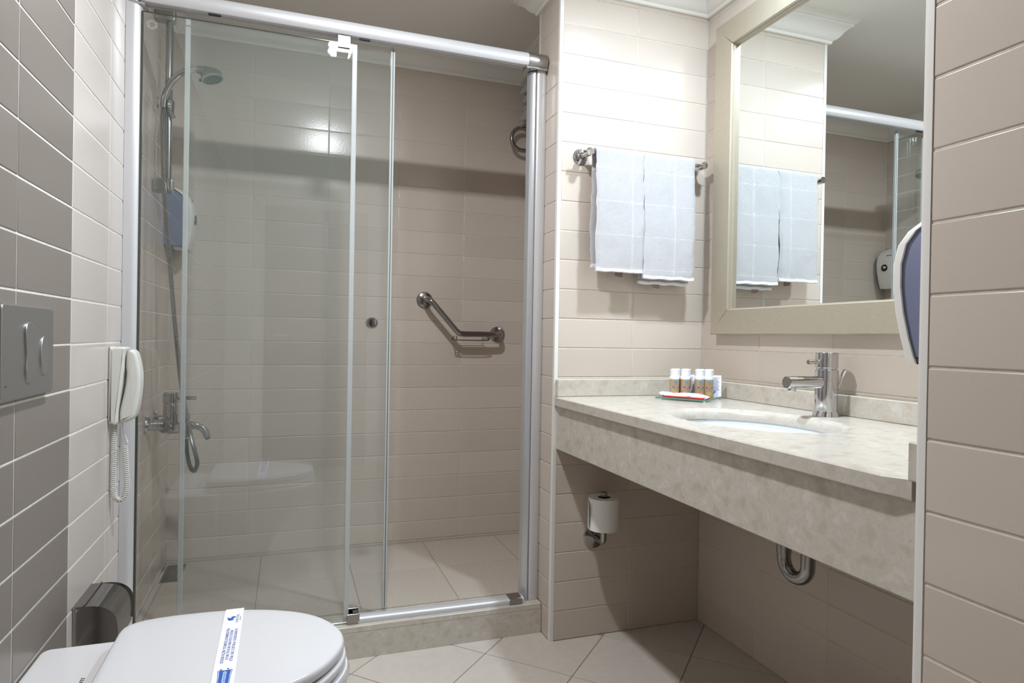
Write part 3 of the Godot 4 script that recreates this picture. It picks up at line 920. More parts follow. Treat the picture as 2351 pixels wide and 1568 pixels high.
	for k in 5:
		var z := gz - 0.012 - k * 0.012
		var xe := 0.852 - k * 0.004
		part(bk, "wire", geo().tube(smooth([Vector3(0.692, 1.030, z), Vector3(0.695, 1.019, z), Vector3(0.71, 1.0165, z), Vector3(xe - 0.02, 1.0165, z), Vector3(xe - 0.004, 1.0185, z), Vector3(xe, 1.030, z)], 4), 0.0018, 6), M.chrome_worn)
	for x in [0.71, 0.835]:
		part(bk, "wire", geo().tube([Vector3(x, 1.0175, gz), Vector3(x, 1.015, gz - 0.06)], 0.0018, 6), M.chrome_worn)
	for x in [0.70, 0.842]:
		part(bk, "clip", geo().tube([Vector3(x, 1.019, gz), Vector3(x, 1.036, gz)], 0.003, 8), M.chrome_worn)
	# towel rack on the side wall
	var rk := thing("towel_rack", Vector3(XS, 1.9, -2.52), "chrome towel rack with looped ends on the shower side wall", "towel rack")
	for z in [-2.792, -2.262]:
		var pth := [Vector3(XS, 2.0, z)]
		for k in 13:
			var a := PI / 2 + PI * k / 12.0
			pth.append(Vector3(1.001 + cos(a) * 0.0505, 1.9485 + sin(a) * 0.0515, z))
		pth.append(Vector3(XS, 1.897, z))
		part(rk, "loop", geo().tube(pth, 0.0092, 14), M.chrome_worn)
		for y in [2.0, 1.897]:
			part(rk, "flange", geo().lathe([Vector2(0.018, 0.0), Vector2(0.018, 0.003), Vector2(0.0, 0.005)], 18, along(Vector3(XS, y, z), Vector3(-1, 0, 0))), M.chrome_worn)
	for x in [0.996, 1.02, 1.04]:
		part(rk, "rail", geo().tube([Vector3(x, 2.003, -2.792), Vector3(x, 2.003, -2.262)], 0.006, 10), M.chrome_worn)
	var sp := [[2.013, 0.048, 0.981, 0.014], [2.0625, 0.031, 0.995, 0.006], [2.095, 0.036, 0.986, 0.010], [2.1325, 0.036, 0.973, 0.016], [2.170, 0.040, 0.983, 0.010]]
	for k in sp.size():
		folded_towel(sp[k][0], sp[k][1], sp[k][2], ["lowest and thickest", "second lowest and thinnest", "middle", "furthest protruding", "topmost"][k], k)


# a towel folded to a long pad, its round fold towards the room
func folded_towel(y: float, th: float, x0: float, which: String, k: int) -> void:
	var x1 := XS - 0.006
	var rings := []
	var n := 26
	var za := -2.778 + 0.004 * k
	var zb := -2.30
	for i in 15:
		var t := float(i) / 14
		var e := 1.0 - pow(absf(t * 2.0 - 1.0), 10.0)
		var s := 0.55 + 0.45 * pow(maxf(e, 0.0), 0.35)
		var z := lerpf(za, zb, t)
		var ring := PackedVector3Array()
		for j in n:
			var a := TAU * j / n
			var cx := cos(a)
			var sy := sin(a)
			var px := signf(cx) * pow(absf(cx), 0.35 if cx > 0 else 0.75)
			var py := signf(sy) * pow(absf(sy), 0.7)
			var wob := 0.0014 * sin(z * 40.0 + k * 2.1) + 0.0012 * sin(z * 91.0 + k)
			ring.append(Vector3((x0 + x1) / 2 + px * (x1 - x0) / 2 * (0.8 + 0.2 * s) + wob * (1.0 if cx < 0 else 0.0), y + th / 2 + py * th / 2 * s + wob * 0.5, z))
		rings.append(ring)
	single("folded_towel", geo().loft(rings), M.terry, Vector3(1.01, y, -2.54), "white folded towel on the chrome shower rack, %s in its stack" % which, "towel", "folded towels on the shower rack", "", 60.0)


# ---------------------------------------------------------------- washbasin counter
const SX := 1.12      # centre of the basin
const SZ := -1.345
const CY := 0.835     # top of the marble

func oval_ring(a: float, b: float, y: float, n: int) -> PackedVector3Array:
	var r := PackedVector3Array()
	for i in n:
		var t := -TAU * i / n
		r.append(Vector3(SX + cos(t) * b, y, SZ + sin(t) * a))
	return r


func rect_ring(x0: float, x1: float, z0: float, z1: float, y: float, n: int) -> PackedVector3Array:
	var r := PackedVector3Array()
	for i in n:
		var t := -TAU * i / n
		var d := Vector2(cos(t), sin(t))
		var kx := 1e9
		if absf(d.x) > 1e-6: kx = ((x1 if d.x > 0 else x0) - SX) / d.x
		var kz := 1e9
		if absf(d.y) > 1e-6: kz = ((z1 if d.y > 0 else z0) - SZ) / d.y
		var k := minf(kx, kz)
		r.append(Vector3(SX + d.x * k, y, SZ + d.y * k))
	return r


func build_counter() -> void:
	var o := thing("vanity_counter", Vector3(1.14, 0.66, -1.335), "cream marble washbasin counter with deep apron and low splashbacks", "counter")
	var n := 180
	var x0 := 0.845
	var x1 := XM
	var z0 := ZT
	var z1 := -0.684
	var y0 := 0.805
	var rings := []
	# from the underside of the hole, out, up the edge, in over the top and round into the hole
	rings.append(oval_ring(0.233, 0.168, y0, n))
	rings.append(rect_ring(x0 + 0.002, x1, z0, z1, y0, n))
	rings.append(rect_ring(x0, x1, z0, z1, y0 + 0.002, n))
	rings.append(rect_ring(x0, x1, z0, z1, CY - 0.003, n))
	rings.append(rect_ring(x0 + 0.003, x1, z0, z1, CY, n))
	for k in 8:
		var a := PI / 2 * k / 7
		rings.append(oval_ring(0.257 - sin(a) * 0.024, 0.192 - sin(a) * 0.024, CY - 0.024 * (1.0 - cos(a)), n))
	rings.append(oval_ring(0.233, 0.168, y0, n))
	part(o, "counter_slab", geo().loft(rings, false, false), M.marble, 42.0)
	part(o, "apron", geo().box(Vector3(0.871, 0.731, (ZT + ZN) / 2), Vector3(0.022, 0.148, ZN - ZT - 0.002), 0.002), M.marble)
	part(o, "splashback", geo().box(Vector3((XP + 0.004 + XM) / 2, CY + 0.0295, ZT + 0.010), Vector3(XM - XP - 0.006, 0.059, 0.020), 0.0025), M.marble)
	part(o, "splashback", geo().box(Vector3(XM - 0.010, CY + 0.0285, (ZT + ZN) / 2), Vector3(0.020, 0.057, ZN - ZT - 0.042), 0.0025), M.marble)
	part(o, "splashback", geo().box(Vector3((XN + 0.004 + XM) / 2, CY + 0.0285, ZN - 0.010), Vector3(XM - XN - 0.006, 0.057, 0.019), 0.0025), M.marble)
	part(o, "filler_joint", geo().box(Vector3(1.15, CY + 0.0005, ZN - 0.021), Vector3(0.58, 0.004, 0.004), 0.001), M.sealant)
	# basin below the opening
	var b := thing("washbasin", Vector3(SX, 0.66, SZ), "white oval ceramic washbasin sunk under the marble counter", "washbasin")
	var br := []
	for p in [[1.07, 0.8045], [1.02, 0.8045], [1.0, 0.799], [0.975, 0.77], [0.92, 0.735], [0.82, 0.70], [0.62, 0.678], [0.35, 0.668], [0.12, 0.664]]:
		br.append(oval_ring(0.236 * p[0], 0.171 * p[0], p[1], 64))
	br.reverse()
	var outer := []
	for p in [[0.12, 0.652], [0.36, 0.655], [0.66, 0.666], [0.87, 0.69], [0.98, 0.73], [1.04, 0.77], [1.07, 0.8045]]:
		outer.append(oval_ring(0.236 * p[0], 0.171 * p[0], p[1], 64))
	var shell := outer.duplicate()
	br.reverse()
	shell.append_array(br)
	part(b, "bowl", geo().loft(shell, true, true), M.basin_ceramic, 50.0)
	part(b, "drain_plug", geo().lathe([Vector2(0.0, 0.004), Vector2(0.018, 0.003), Vector2(0.022, 0.0)], 24, Transform3D(Basis.IDENTITY, Vector3(SX, 0.666, SZ))), M.chrome)
	# bottle trap below
	var tx := 1.2
	var t := thing("drain_trap", Vector3(tx, 0.43, -1.27), "worn chrome U-bend trap under the washbasin counter", "pipe")
	var zl := -1.312
	var zr := -1.232
	var cy := 0.486
	var up := [Vector3(tx, cy + 0.012, zl)]
	var rr := (zr - zl) / 2
	for k in 17:
		var a := PI + PI * k / 16
		up.append(Vector3(tx, cy + sin(a) * rr, (zl + zr) / 2 + cos(a) * rr))
	up.append(Vector3(tx, cy + 0.04, zr))
	part(t, "u_bend", geo().tube(up, 0.0168, 20), M.chrome_worn)
	part(t, "sleeve", geo().tube([Vector3(tx, cy + 0.010, zl), Vector3(tx, 0.64, zl)], 0.0182, 20), M.chrome_worn)
	part(t, "nut", geo().lathe([Vector2(0.017, -0.012), Vector2(0.024, -0.010), Vector2(0.024, 0.006), Vector2(0.021, 0.010), Vector2(0.017, 0.011)], 8, Transform3D(Basis.IDENTITY, Vector3(tx, cy + 0.045, zr))), M.chrome_worn)
	part(t, "waste_pipe", geo().tube(smooth([Vector3(tx, cy + 0.05, zr), Vector3(tx, 0.58, zr), Vector3(tx + 0.02, 0.605, zr), Vector3(tx + 0.06, 0.612, zr), Vector3(XM, 0.612, zr)], 5), 0.0155, 18), M.chrome_worn)


# ---------------------------------------------------------------- mirror
func build_mirror() -> void:
	var za := -1.909
	var zb := -0.745
	var ya := 1.055
	var yb := 2.131
	var fw := 0.086
	var xf := XM - 0.040
	var o := thing("wall_mirror_framed", Vector3(XM, ya, (za + zb) / 2), "large wall mirror in a champagne-coloured wooden frame over the washbasin", "mirror")
	o.name = "framed_mirror"
	# mitred frame pieces, slightly sloping in
	var outq := [Vector2(za, ya), Vector2(zb, ya), Vector2(zb, yb), Vector2(za, yb)]
	var inq := [Vector2(za + fw, ya + fw), Vector2(zb - fw, ya + fw), Vector2(zb - fw, yb - fw), Vector2(za + fw, yb - fw)]
	for k in 4:
		var j := (k + 1) % 4
		var a: Vector2 = outq[k]
		var b: Vector2 = outq[j]
		var c: Vector2 = inq[j]
		var d: Vector2 = inq[k]
		var g := geo()
		var gap := (b - a).normalized() * 0.0004
		var P := func(p: Vector2, x: float): return Vector3(x, p.y, p.x)
		var q0 := [a + gap, b - gap, c - gap, d + gap]
		var e := 0.003
		var nrm := Vector2(-(b - a).y, (b - a).x).normalized()
		var q1 := [a + gap + nrm * e, b - gap + nrm * e, c - gap - nrm * e, d + gap - nrm * e]
		var back := PackedVector3Array()
		var mid := PackedVector3Array()
		var top := PackedVector3Array()
		for i in 4:
			var inner: bool = i >= 2
			back.append(P.call(q0[i], XM - 0.001 if not inner else XM - 0.016))
			mid.append(P.call(q0[i], xf + e + (0.004 if inner else 0.0)))
			top.append(P.call(q1[i], xf + (0.004 if inner else 0.0)))
		g.loft([back, mid, top], true, true)
		part(o, "frame_piece", g, M.frame_wood_level if k % 2 == 0 else M.frame_wood_upright, 25.0)
	part(o, "backing", geo().box(Vector3(XM - 0.006, (ya + yb) / 2, (za + zb) / 2), Vector3(0.010, yb - ya - 0.03, zb - za - 0.03)), M.rubber_black)
	part(o, "mirror_glass", geo().box(Vector3(XM - 0.0145, (ya + yb) / 2, (za + zb) / 2), Vector3(0.005, yb - ya - fw * 2 + 0.02, zb - za - fw * 2 + 0.02)), M.mirror_glass)
	var lip := 0.005
	for k in 4:
		var j := (k + 1) % 4
		var a: Vector2 = inq[k]
		var b: Vector2 = inq[j]
		var m := (a + b) / 2
		var s := (b - a).abs()
		part(o, "inner_lip", geo().box(Vector3(XM - 0.021, m.y, m.x), Vector3(0.010, s.y + lip, s.x + lip).max(Vector3(0.010, lip, lip)), 0.001), M.frame_wood_upright)


# ---------------------------------------------------------------- basin tap
func build_faucet() -> void:
	var c := Vector3(1.3688, CY + 0.0004, -1.3534)
	var T := Transform3D(Basis.IDENTITY, c)
	var o := thing("basin_faucet", c, "chrome single-lever basin tap standing on the marble counter", "tap")
	part(o, "base_cone", geo().lathe([Vector2(0.0335, 0.0), Vector2(0.0335, 0.0012), Vector2(0.0295, 0.0135), Vector2(0.027, 0.0145)], 40, T), M.chrome)
	part(o, "body", geo().lathe([Vector2(0.0285, 0.0135), Vector2(0.0288, 0.016), Vector2(0.0288, 0.122), Vector2(0.0278, 0.125), Vector2(0.0255, 0.126), Vector2(0.0255, 0.129)], 40, T), M.chrome)
	var cp := part(o, "lever_cap", geo().lathe([Vector2(0.0255, 0.129), Vector2(0.0275, 0.1295), Vector2(0.0285, 0.131), Vector2(0.0285, 0.168), Vector2(0.0272, 0.1705), Vector2(0.0, 0.1708)], 40, T), M.chrome)
	part(cp, "lever_pin", geo().lathe([Vector2(0.0, 0.0), Vector2(0.0045, 0.0), Vector2(0.0045, 0.014), Vector2(0.0066, 0.016), Vector2(0.0066, 0.040), Vector2(0.0058, 0.0415), Vector2(0.0, 0.0415)], 20, along(c + Vector3(-0.022, 0.147, 0.0), Vector3(-1, -0.06, 0.0))), M.chrome)
	# spout: a round bar cut square
	var sp := part(o, "spout", geo().lathe([Vector2(0.0, 0.0), Vector2(0.0165, 0.0), Vector2(0.0165, 0.121), Vector2(0.0155, 0.1222), Vector2(0.0, 0.1222)], 32, along(c + Vector3(-0.012, 0.091, 0), Vector3(-1, 0.0, 0.0))), M.chrome)
	part(sp, "aerator", geo().lathe([Vector2(0.0, -0.0235), Vector2(0.0105, -0.0235), Vector2(0.0115, -0.022), Vector2(0.0115, -0.008)], 24, Transform3D(Basis.IDENTITY, c + Vector3(-0.117, 0.091, 0))), M.chrome)
	# pull rod of the plug behind the body
	var a := Vector3(1.403, CY + 0.02, -1.372)
	var b := Vector3(1.405, 0.9535, -1.3295)
	var rd := part(o, "pull_rod", geo().tube([a, b], 0.0022, 10), M.chrome)
	part(rd, "rod_knob", geo().lathe([Vector2(0.0, -0.012), Vector2(0.0045, -0.011), Vector2(0.0058, -0.004), Vector2(0.0058, 0.007), Vector2(0.0, 0.009)], 16, along(b, b - a)), M.chrome)


# ---------------------------------------------------------------- towel bar
func build_towel_bar() -> void:
	var by := 1.652
	var bz := ZT + 0.058
	var o := thing("towel_bar", Vector3(1.15, by, ZT), "chrome towel bar on the tiled wall beside the mirror", "towel bar")
	for x in [0.9325, 1.381]:
		var t := along(Vector3(x, by + 0.002, ZT), Vector3(0, 0, 1))
		part(o, "rosette", geo().lathe([Vector2(0.027, 0.0), Vector2(0.0275, 0.003), Vector2(0.024, 0.006), Vector2(0.023, 0.0085), Vector2(0.014, 0.013), Vector2(0.0115, 0.017)], 36, t), M.chrome)
		part(o, "arm", geo().lathe([Vector2(0.0085, 0.015), Vector2(0.0095, 0.022), Vector2(0.0115, 0.026), Vector2(0.0135, 0.075), Vector2(0.013, 0.0775), Vector2(0.0, 0.0778)], 10, t), M.chrome, 24.0)
	part(o, "bar", geo().box(Vector3((0.905 + 1.402) / 2, by + 0.004, bz), Vector3(1.402 - 0.905, 0.011, 0.011), 0.0015), M.chrome)
	hanging_towel(0.9575, 1.1375, 1.264, 1.281, by + 0.004, bz, 11, "white hand towel on the bar, the one hanging nearer the shower")
	hanging_towel(1.1395, 1.3425, 1.2465, 1.2315, by + 0.004, bz, 23, "white hand towel on the bar, the one hanging nearer the mirror")


func hanging_towel(x0: float, x1: float, yf: float, yr: float, by: float, bz: float, sd: int, label: String) -> void:
	var at := Vector3((x0 + x1) / 2, yf, bz)
	var o := thing("hand_towel", at, label, "towel", "hand towels on the bar")
	var nz := FastNoiseLite.new()
	nz.seed = sd
	nz.frequency = 5.0
	var th := 0.0135
	# centre line: up behind the bar, over it, down in front
	var line := []
	var R := 0.0155
	for k in 22: line.append(Vector3(lerpf(yr, by, k / 21.0), -R - 0.004 * sin(PI * k / 21.0), 0))
	for k in range(1, 10):
		var a := PI * k / 10.0
		line.append(Vector3(by + sin(a) * R * 1.05, -cos(a) * R, 0))
	for k in 26: line.append(Vector3(lerpf(by, yf, k / 25.0), R + 0.007 * sin(PI * k / 25.0 * 0.8), 0))
	var nc := line.size()
	var nw := 22
	var rings := []
	for k in nc:
		var p: Vector3 = line[k]
		var pa: Vector3 = line[maxi(k - 1, 0)]
		var pb: Vector3 = line[mini(k + 1, nc - 1)]
		var tg := Vector2(pb.x - pa.x, pb.y - pa.y).normalized()
		var nrm := Vector2(-tg.y, tg.x)  # (y, z) pointing outwards
		if k > 35: pass
		var ring := PackedVector3Array()
		var endk := minf(float(k), float(nc - 1 - k))
		var thk := th * (0.82 + 0.18 * minf(endk / 3.0, 1.0))
		for side in 2:
			for j in nw:
				var jj := j if side == 0 else nw - 1 - j
				var t := float(jj) / (nw - 1)
				var edge := minf(t, 1.0 - t) * (x1 - x0)
				var round_ := sqrt(maxf(0.0, 1.0 - pow(1.0 - minf(edge / 0.006, 1.0), 2.0)))
				var x := lerpf(x0, x1, t) + nz.get_noise_2d(p.x * 2.2 + (0.0 if k < 26 else 7.0), float(sd)) * 0.006
				var d := nz.get_noise_3d(x * 1.2, p.x * 0.9, float(k > 26) * 5.0) * 0.006
				var hf := (1.0 if side == 1 else -1.0) * thk * 0.5 * (0.25 + 0.75 * round_)
				var yz := Vector2(p.x, p.y) - nrm * (hf) 
				ring.append(Vector3(x, yz.x + nz.get_noise_2d(x * 3.0, 40.0) * 0.004 * float(k == 0 or k == nc - 1), bz + yz.y + d * (1.0 if k > 30 else 0.5)))
		rings.append(ring)
	part(o, "terry_cloth", geo().loft(rings), M.terry, 70.0)
	# stitched hems at both ends and the brown hanging loop
	for e in 2:
		var zc := bz + (R if e == 0 else -R) + (0.004 if e == 0 else 0.0)
		var y: float = yf if e == 0 else yr
		var hm := []
		for k in 25:
			var t := k / 24.0
			var x := lerpf(x0 + 0.002, x1 - 0.002, t)
			var zz := zc + nz.get_noise_3d(x * 1.2, y * 0.9, (5.0 if e == 0 else 0.0)) * 0.006 * (1.0 if e == 0 else 0.5)
			hm.append([x, y + nz.get_noise_2d(x * 3.0, 40.0) * 0.004, zz])
		var g := geo()
		var rg := []
		for h in hm:
			var r := PackedVector3Array()
			for q in [Vector2(-0.006, -0.004), Vector2(-0.0045, -0.0058), Vector2(0.0045, -0.0058), Vector2(0.0068, -0.004), Vector2(0.0068, 0.004), Vector2(0.0045, 0.0052), Vector2(-0.0045, 0.0052), Vector2(-0.006, 0.004)]:
				r.append(Vector3(h[0], h[1] + q.y, h[2] + q.x))
			r.reverse()
			rg.append(r)
		part(o, "hem", g.loft(rg), M.hem, 50.0)
	var tx := lerpf(x0, x1, 0.60 if sd < 20 else 0.36)
	var lo := 1.247 if sd < 20 else 1.214
	var lp := PackedVector2Array()
	for p in smooth([Vector2(-0.014, yr + 0.004), Vector2(-0.0145, lo + 0.006), Vector2(-0.010, lo + 0.0015), Vector2(0.002, lo - 0.001), Vector2(0.013, lo - 0.001), Vector2(0.0155, lo + 0.004), Vector2(0.0145, yr + 0.004)], 3): lp.append(p)
	if Geometry2D.is_polygon_clockwise(lp): lp.reverse()
	part(o, "hanging_loop", geo().prism(lp, -0.001, 0.001, Transform3D(Basis.IDENTITY, Vector3(tx, 0, bz - R)), 0.0006, 1), M.towel_tag)


# ---------------------------------------------------------------- toilet
const LZ := -1.281

func lid_outline(grow: float, nose := 0.0) -> PackedVector2Array:
	var half := [Vector2(-0.307, 0.0), Vector2(-0.307, 0.10), Vector2(-0.3065, 0.145), Vector2(-0.300, 0.170), Vector2(-0.278, 0.187), Vector2(-0.24, 0.195), Vector2(-0.19, 0.197), Vector2(-0.13, 0.194), Vector2(-0.075, 0.184), Vector2(-0.02, 0.166), Vector2(0.03, 0.139), Vector2(0.066, 0.107), Vector2(0.092, 0.067), Vector2(0.106, 0.030), Vector2(0.1095, 0.0)]
	var loop := []
	for p in half: loop.append(p)
	for k in range(half.size() - 2, 0, -1): loop.append(Vector2(half[k].x, -half[k].y))
	var out := PackedVector2Array()
	for p in smooth(loop, 4, true):
		var q: Vector2 = p
		var c := Vector2(-0.10, 0.0)
		q = c + (q - c) * (1.0 + grow / 0.2) + Vector2(nose * smoothstep(-0.1, 0.1, q.x), 0)
		out.append(Vector2(maxf(q.x, -0.307 - grow * 0.2), q.y))
	if Geometry2D.is_polygon_clockwise(out): out.reverse()
	return out


func build_toilet() -> void:
	# local: x along the room's x, local y -> -z, local z -> y
	var T := Transform3D(Basis(Vector3(1, 0, 0), Vector3(0, 0, -1), Vector3(0, 1, 0)), Vector3(0, 0, LZ))
	var o := thing("toilet", Vector3(-0.2, 0, LZ), "white ceramic toilet with closed lid against the grey tiles", "toilet")
	# bowl: lofted down from the rim
	var rim := lid_outline(0.006, 0.004)
	var rings := []
	for l in [[0.002, 0.60, 0.52], [0.03, 0.605, 0.53], [0.10, 0.63, 0.60], [0.18, 0.70, 0.72], [0.26, 0.84, 0.86], [0.32, 0.945, 0.95], [0.36, 0.99, 0.99], [0.386, 1.0, 1.0], [0.397, 0.992, 0.99], [0.400, 0.975, 0.97]]:
		var r := PackedVector3Array()
		for p in rim:
			r.append(T * Vector3(-0.40 + (p.x + 0.40) * float(l[1]), p.y * float(l[2]), l[0]))
		rings.append(r)
	var bowl := geo().loft(rings)
	part(o, "bowl", bowl, M.ceramic, 50.0)
	part(o, "rear_deck", geo().prism(rounded(0.20, 0.428, 0.02, 5), 0.16, 0.400, T * Transform3D(Basis.IDENTITY, Vector3(XL + 0.1015, 0.0, 0)), 0.008, 4), M.ceramic, 50.0)
	part(o, "foot", geo().prism(rounded(0.20, 0.24, 0.03, 5), 0.0, 0.18, T * Transform3D(Basis.IDENTITY, Vector3(XL + 0.1015, 0.0, 0)), 0.004, 2), M.ceramic, 50.0)
	var seat := part(o, "seat", geo().prism(lid_outline(0.0, 0.003), 0.4035, 0.422, T, 0.007, 4), M.seat_plastic, 50.0)
	for s in [-1.0, 1.0]:
		part(seat, "hinge", geo().tube([T * Vector3(-0.300, 0.075 * s - 0.03, 0.412), T * Vector3(-0.300, 0.075 * s + 0.03, 0.412)], 0.007, 14), M.seat_plastic)
		part(seat, "buffer", geo().box(T * Vector3(0.02, 0.10 * s, 0.4245), Vector3(0.018, 0.006, 0.01), 0.002), M.rubber_black)
	# lid with a slightly domed top
	var base := lid_outline(-0.001)
	var lr := []
	var c2 := Vector2(-0.11, 0)
	for l in [[0.993, 0.4275], [0.999, 0.4290], [1.0, 0.4330], [1.0, 0.4375], [0.996, 0.4415], [0.987, 0.4445], [0.97, 0.4465], [0.92, 0.4482], [0.80, 0.4496], [0.5, 0.4508], [0.2, 0.4511]]:
		var r := PackedVector3Array()
		for p in base:
			var q := c2 + (p - c2) * float(l[0])
			r.append(T * Vector3(q.x, q.y, l[1]))
		lr.append(r)
	part(o, "lid", geo().loft(lr), M.seat_plastic, 50.0)
	letters(o, "DURAVIT", Transform3D(Basis(Vector3(0, 0, -1), Vector3(-1, 0, 0), Vector3(0, 1, 0)), Vector3(-0.344, 0.4002, -1.318)), 0.0062, 0.062, M.ink_black, true)
	# paper band across the lid
	var bn := thing("sanitary_band", Vector3(-0.098, 0.4505, LZ), "white paper band with blue print lying across the toilet lid", "paper band")
	var pr := []
	for k in 33:
		var z := lerpf(-1.4725, -1.0895, k / 32.0)
		var e := maxf(0.0, absf(z - LZ) - 0.140) / 0.05
		var y := 0.4518 - 0.0058 * pow(e, 2.2)
		var x := -0.098 + 0.002 * (z - LZ) / 0.19
		pr.append(PackedVector3Array([Vector3(x - 0.0178, y, z), Vector3(x - 0.0178, y + 0.0004, z), Vector3(x + 0.0178, y + 0.0004, z), Vector3(x + 0.0178, y, z)]))
	part(bn, "paper_strip", geo().loft(pr), M.paper_band, 30.0)
	var W := Basis(Vector3(0, 0, -1), Vector3(-1, 0, 0), Vector3(0, 1, 0))
	var ty := 0.4525
	letters(bn, "SİZİN İÇİN TEMİZLENMİŞTİR", Transform3D(W, Vector3(-0.1042, ty, -1.2915)), 0.0048, 0.142, M.ink_navy, false, true)
	letters(bn, "FOR YOUR PROTECTION", Transform3D(W, Vector3(-0.0968, ty, -1.2925)), 0.0048, 0.120, M.ink_navy, false, true)
	letters(bn, "FÜR SIE EXTRA GEREINIGT", Transform3D(W, Vector3(-0.0892, ty, -1.2920)), 0.0048, 0.133, M.ink_navy, false, true)
	letters(bn, "CRYSTAL", Transform3D(W, Vector3(-0.0912, ty, -1.4065)), 0.0050, 0.041, M.ink_grey)
	letters(bn, "HOTELS", Transform3D(W, Vector3(-0.0858, ty, -1.4065)), 0.0020, 0.018, M.ink_grey)
	var flat := Transform3D(Basis(Vector3(1, 0, 0), Vector3(0, 0, -1), Vector3(0, 1, 0)), Vector3(0, ty - 0.0002, 0))
	for e in [[-0.1035, 1.4045, 0.0056, 0.0060], [-0.0990, 1.4140, 0.0044, 0.0034], [-0.1085, 1.4105, 0.0024, 0.0022]]:
		var d := part(bn, "logo_dot", geo().prism(oval(e[2], e[3], 24, Vector2(e[0], e[1])), 0.0, 0.0004, flat), M.ink_blue)
		d.set_meta("label", "blue oval of the printed emblem")
	var bd := part(bn, "badge", geo().prism(badge(0.0182, 0.070), 0.0, 0.0004, flat * Transform3D(Basis.IDENTITY, Vector3(-0.0958, 1.158, 0))), M.ink_blue)
	bd.set_meta("label", "blue badge with white lettering")
	for s in [1.16, 1.24]:
		var rim2 := []
		for p in badge(0.0182 * s, 0.070 * (1.0 + (s - 1.0) * 0.26)): rim2.append(flat * Vector3(p.x - 0.0958, p.y + 1.158, 0.0002))
		part(bd, "badge_outline", geo().tube(rim2, 0.00022, 4, false, true), M.ink_navy)
	for p in [Vector2(-0.1025, 1.1975), Vector2(-0.0915, 1.1985)]:
		part(bd, "badge_star", geo().prism(star(0.0022), 0.0, 0.0004, flat * Transform3D(Basis.IDENTITY, Vector3(p.x, p.y, 0))), M.ink_navy)
	part(bd, "badge_flower", geo().prism(star(0.0062, 7), 0.0, 0.0008, flat * Transform3D(Basis.IDENTITY, Vector3(-0.1045, 1.1345, 0))), M.ink_white)
	letters(bn, "SANITIZED", Transform3D(W, Vector3(-0.0955, ty + 0.0002, -1.160)), 0.0052, 0.058, M.ink_white, true, true)


func star(r: float, n := 5) -> PackedVector2Array:
	var p := PackedVector2Array()
	for i in n * 2: p.append(Vector2(cos(PI * i / n), sin(PI * i / n)) * (r if i % 2 == 0 else r * 0.6))
	return p


func badge(w: float, l: float) -> PackedVector2Array:
	var p := PackedVector2Array()
	for q in smooth([Vector2(w * 0.5, -l * 0.42), Vector2(w * 0.44, -l * 0.15), Vector2(w * 0.44, l * 0.15), Vector2(w * 0.5, l * 0.42), Vector2(w * 0.47, l * 0.49), Vector2(0, l * 0.475), Vector2(-w * 0.47, l * 0.49), Vector2(-w * 0.5, l * 0.42), Vector2(-w * 0.44, l * 0.15), Vector2(-w * 0.44, -l * 0.15), Vector2(-w * 0.5, -l * 0.42), Vector2(-w * 0.47, -l * 0.49), Vector2(0, -l * 0.475), Vector2(w * 0.47, -l * 0.49)], 3, true): p.append(q)
	return p


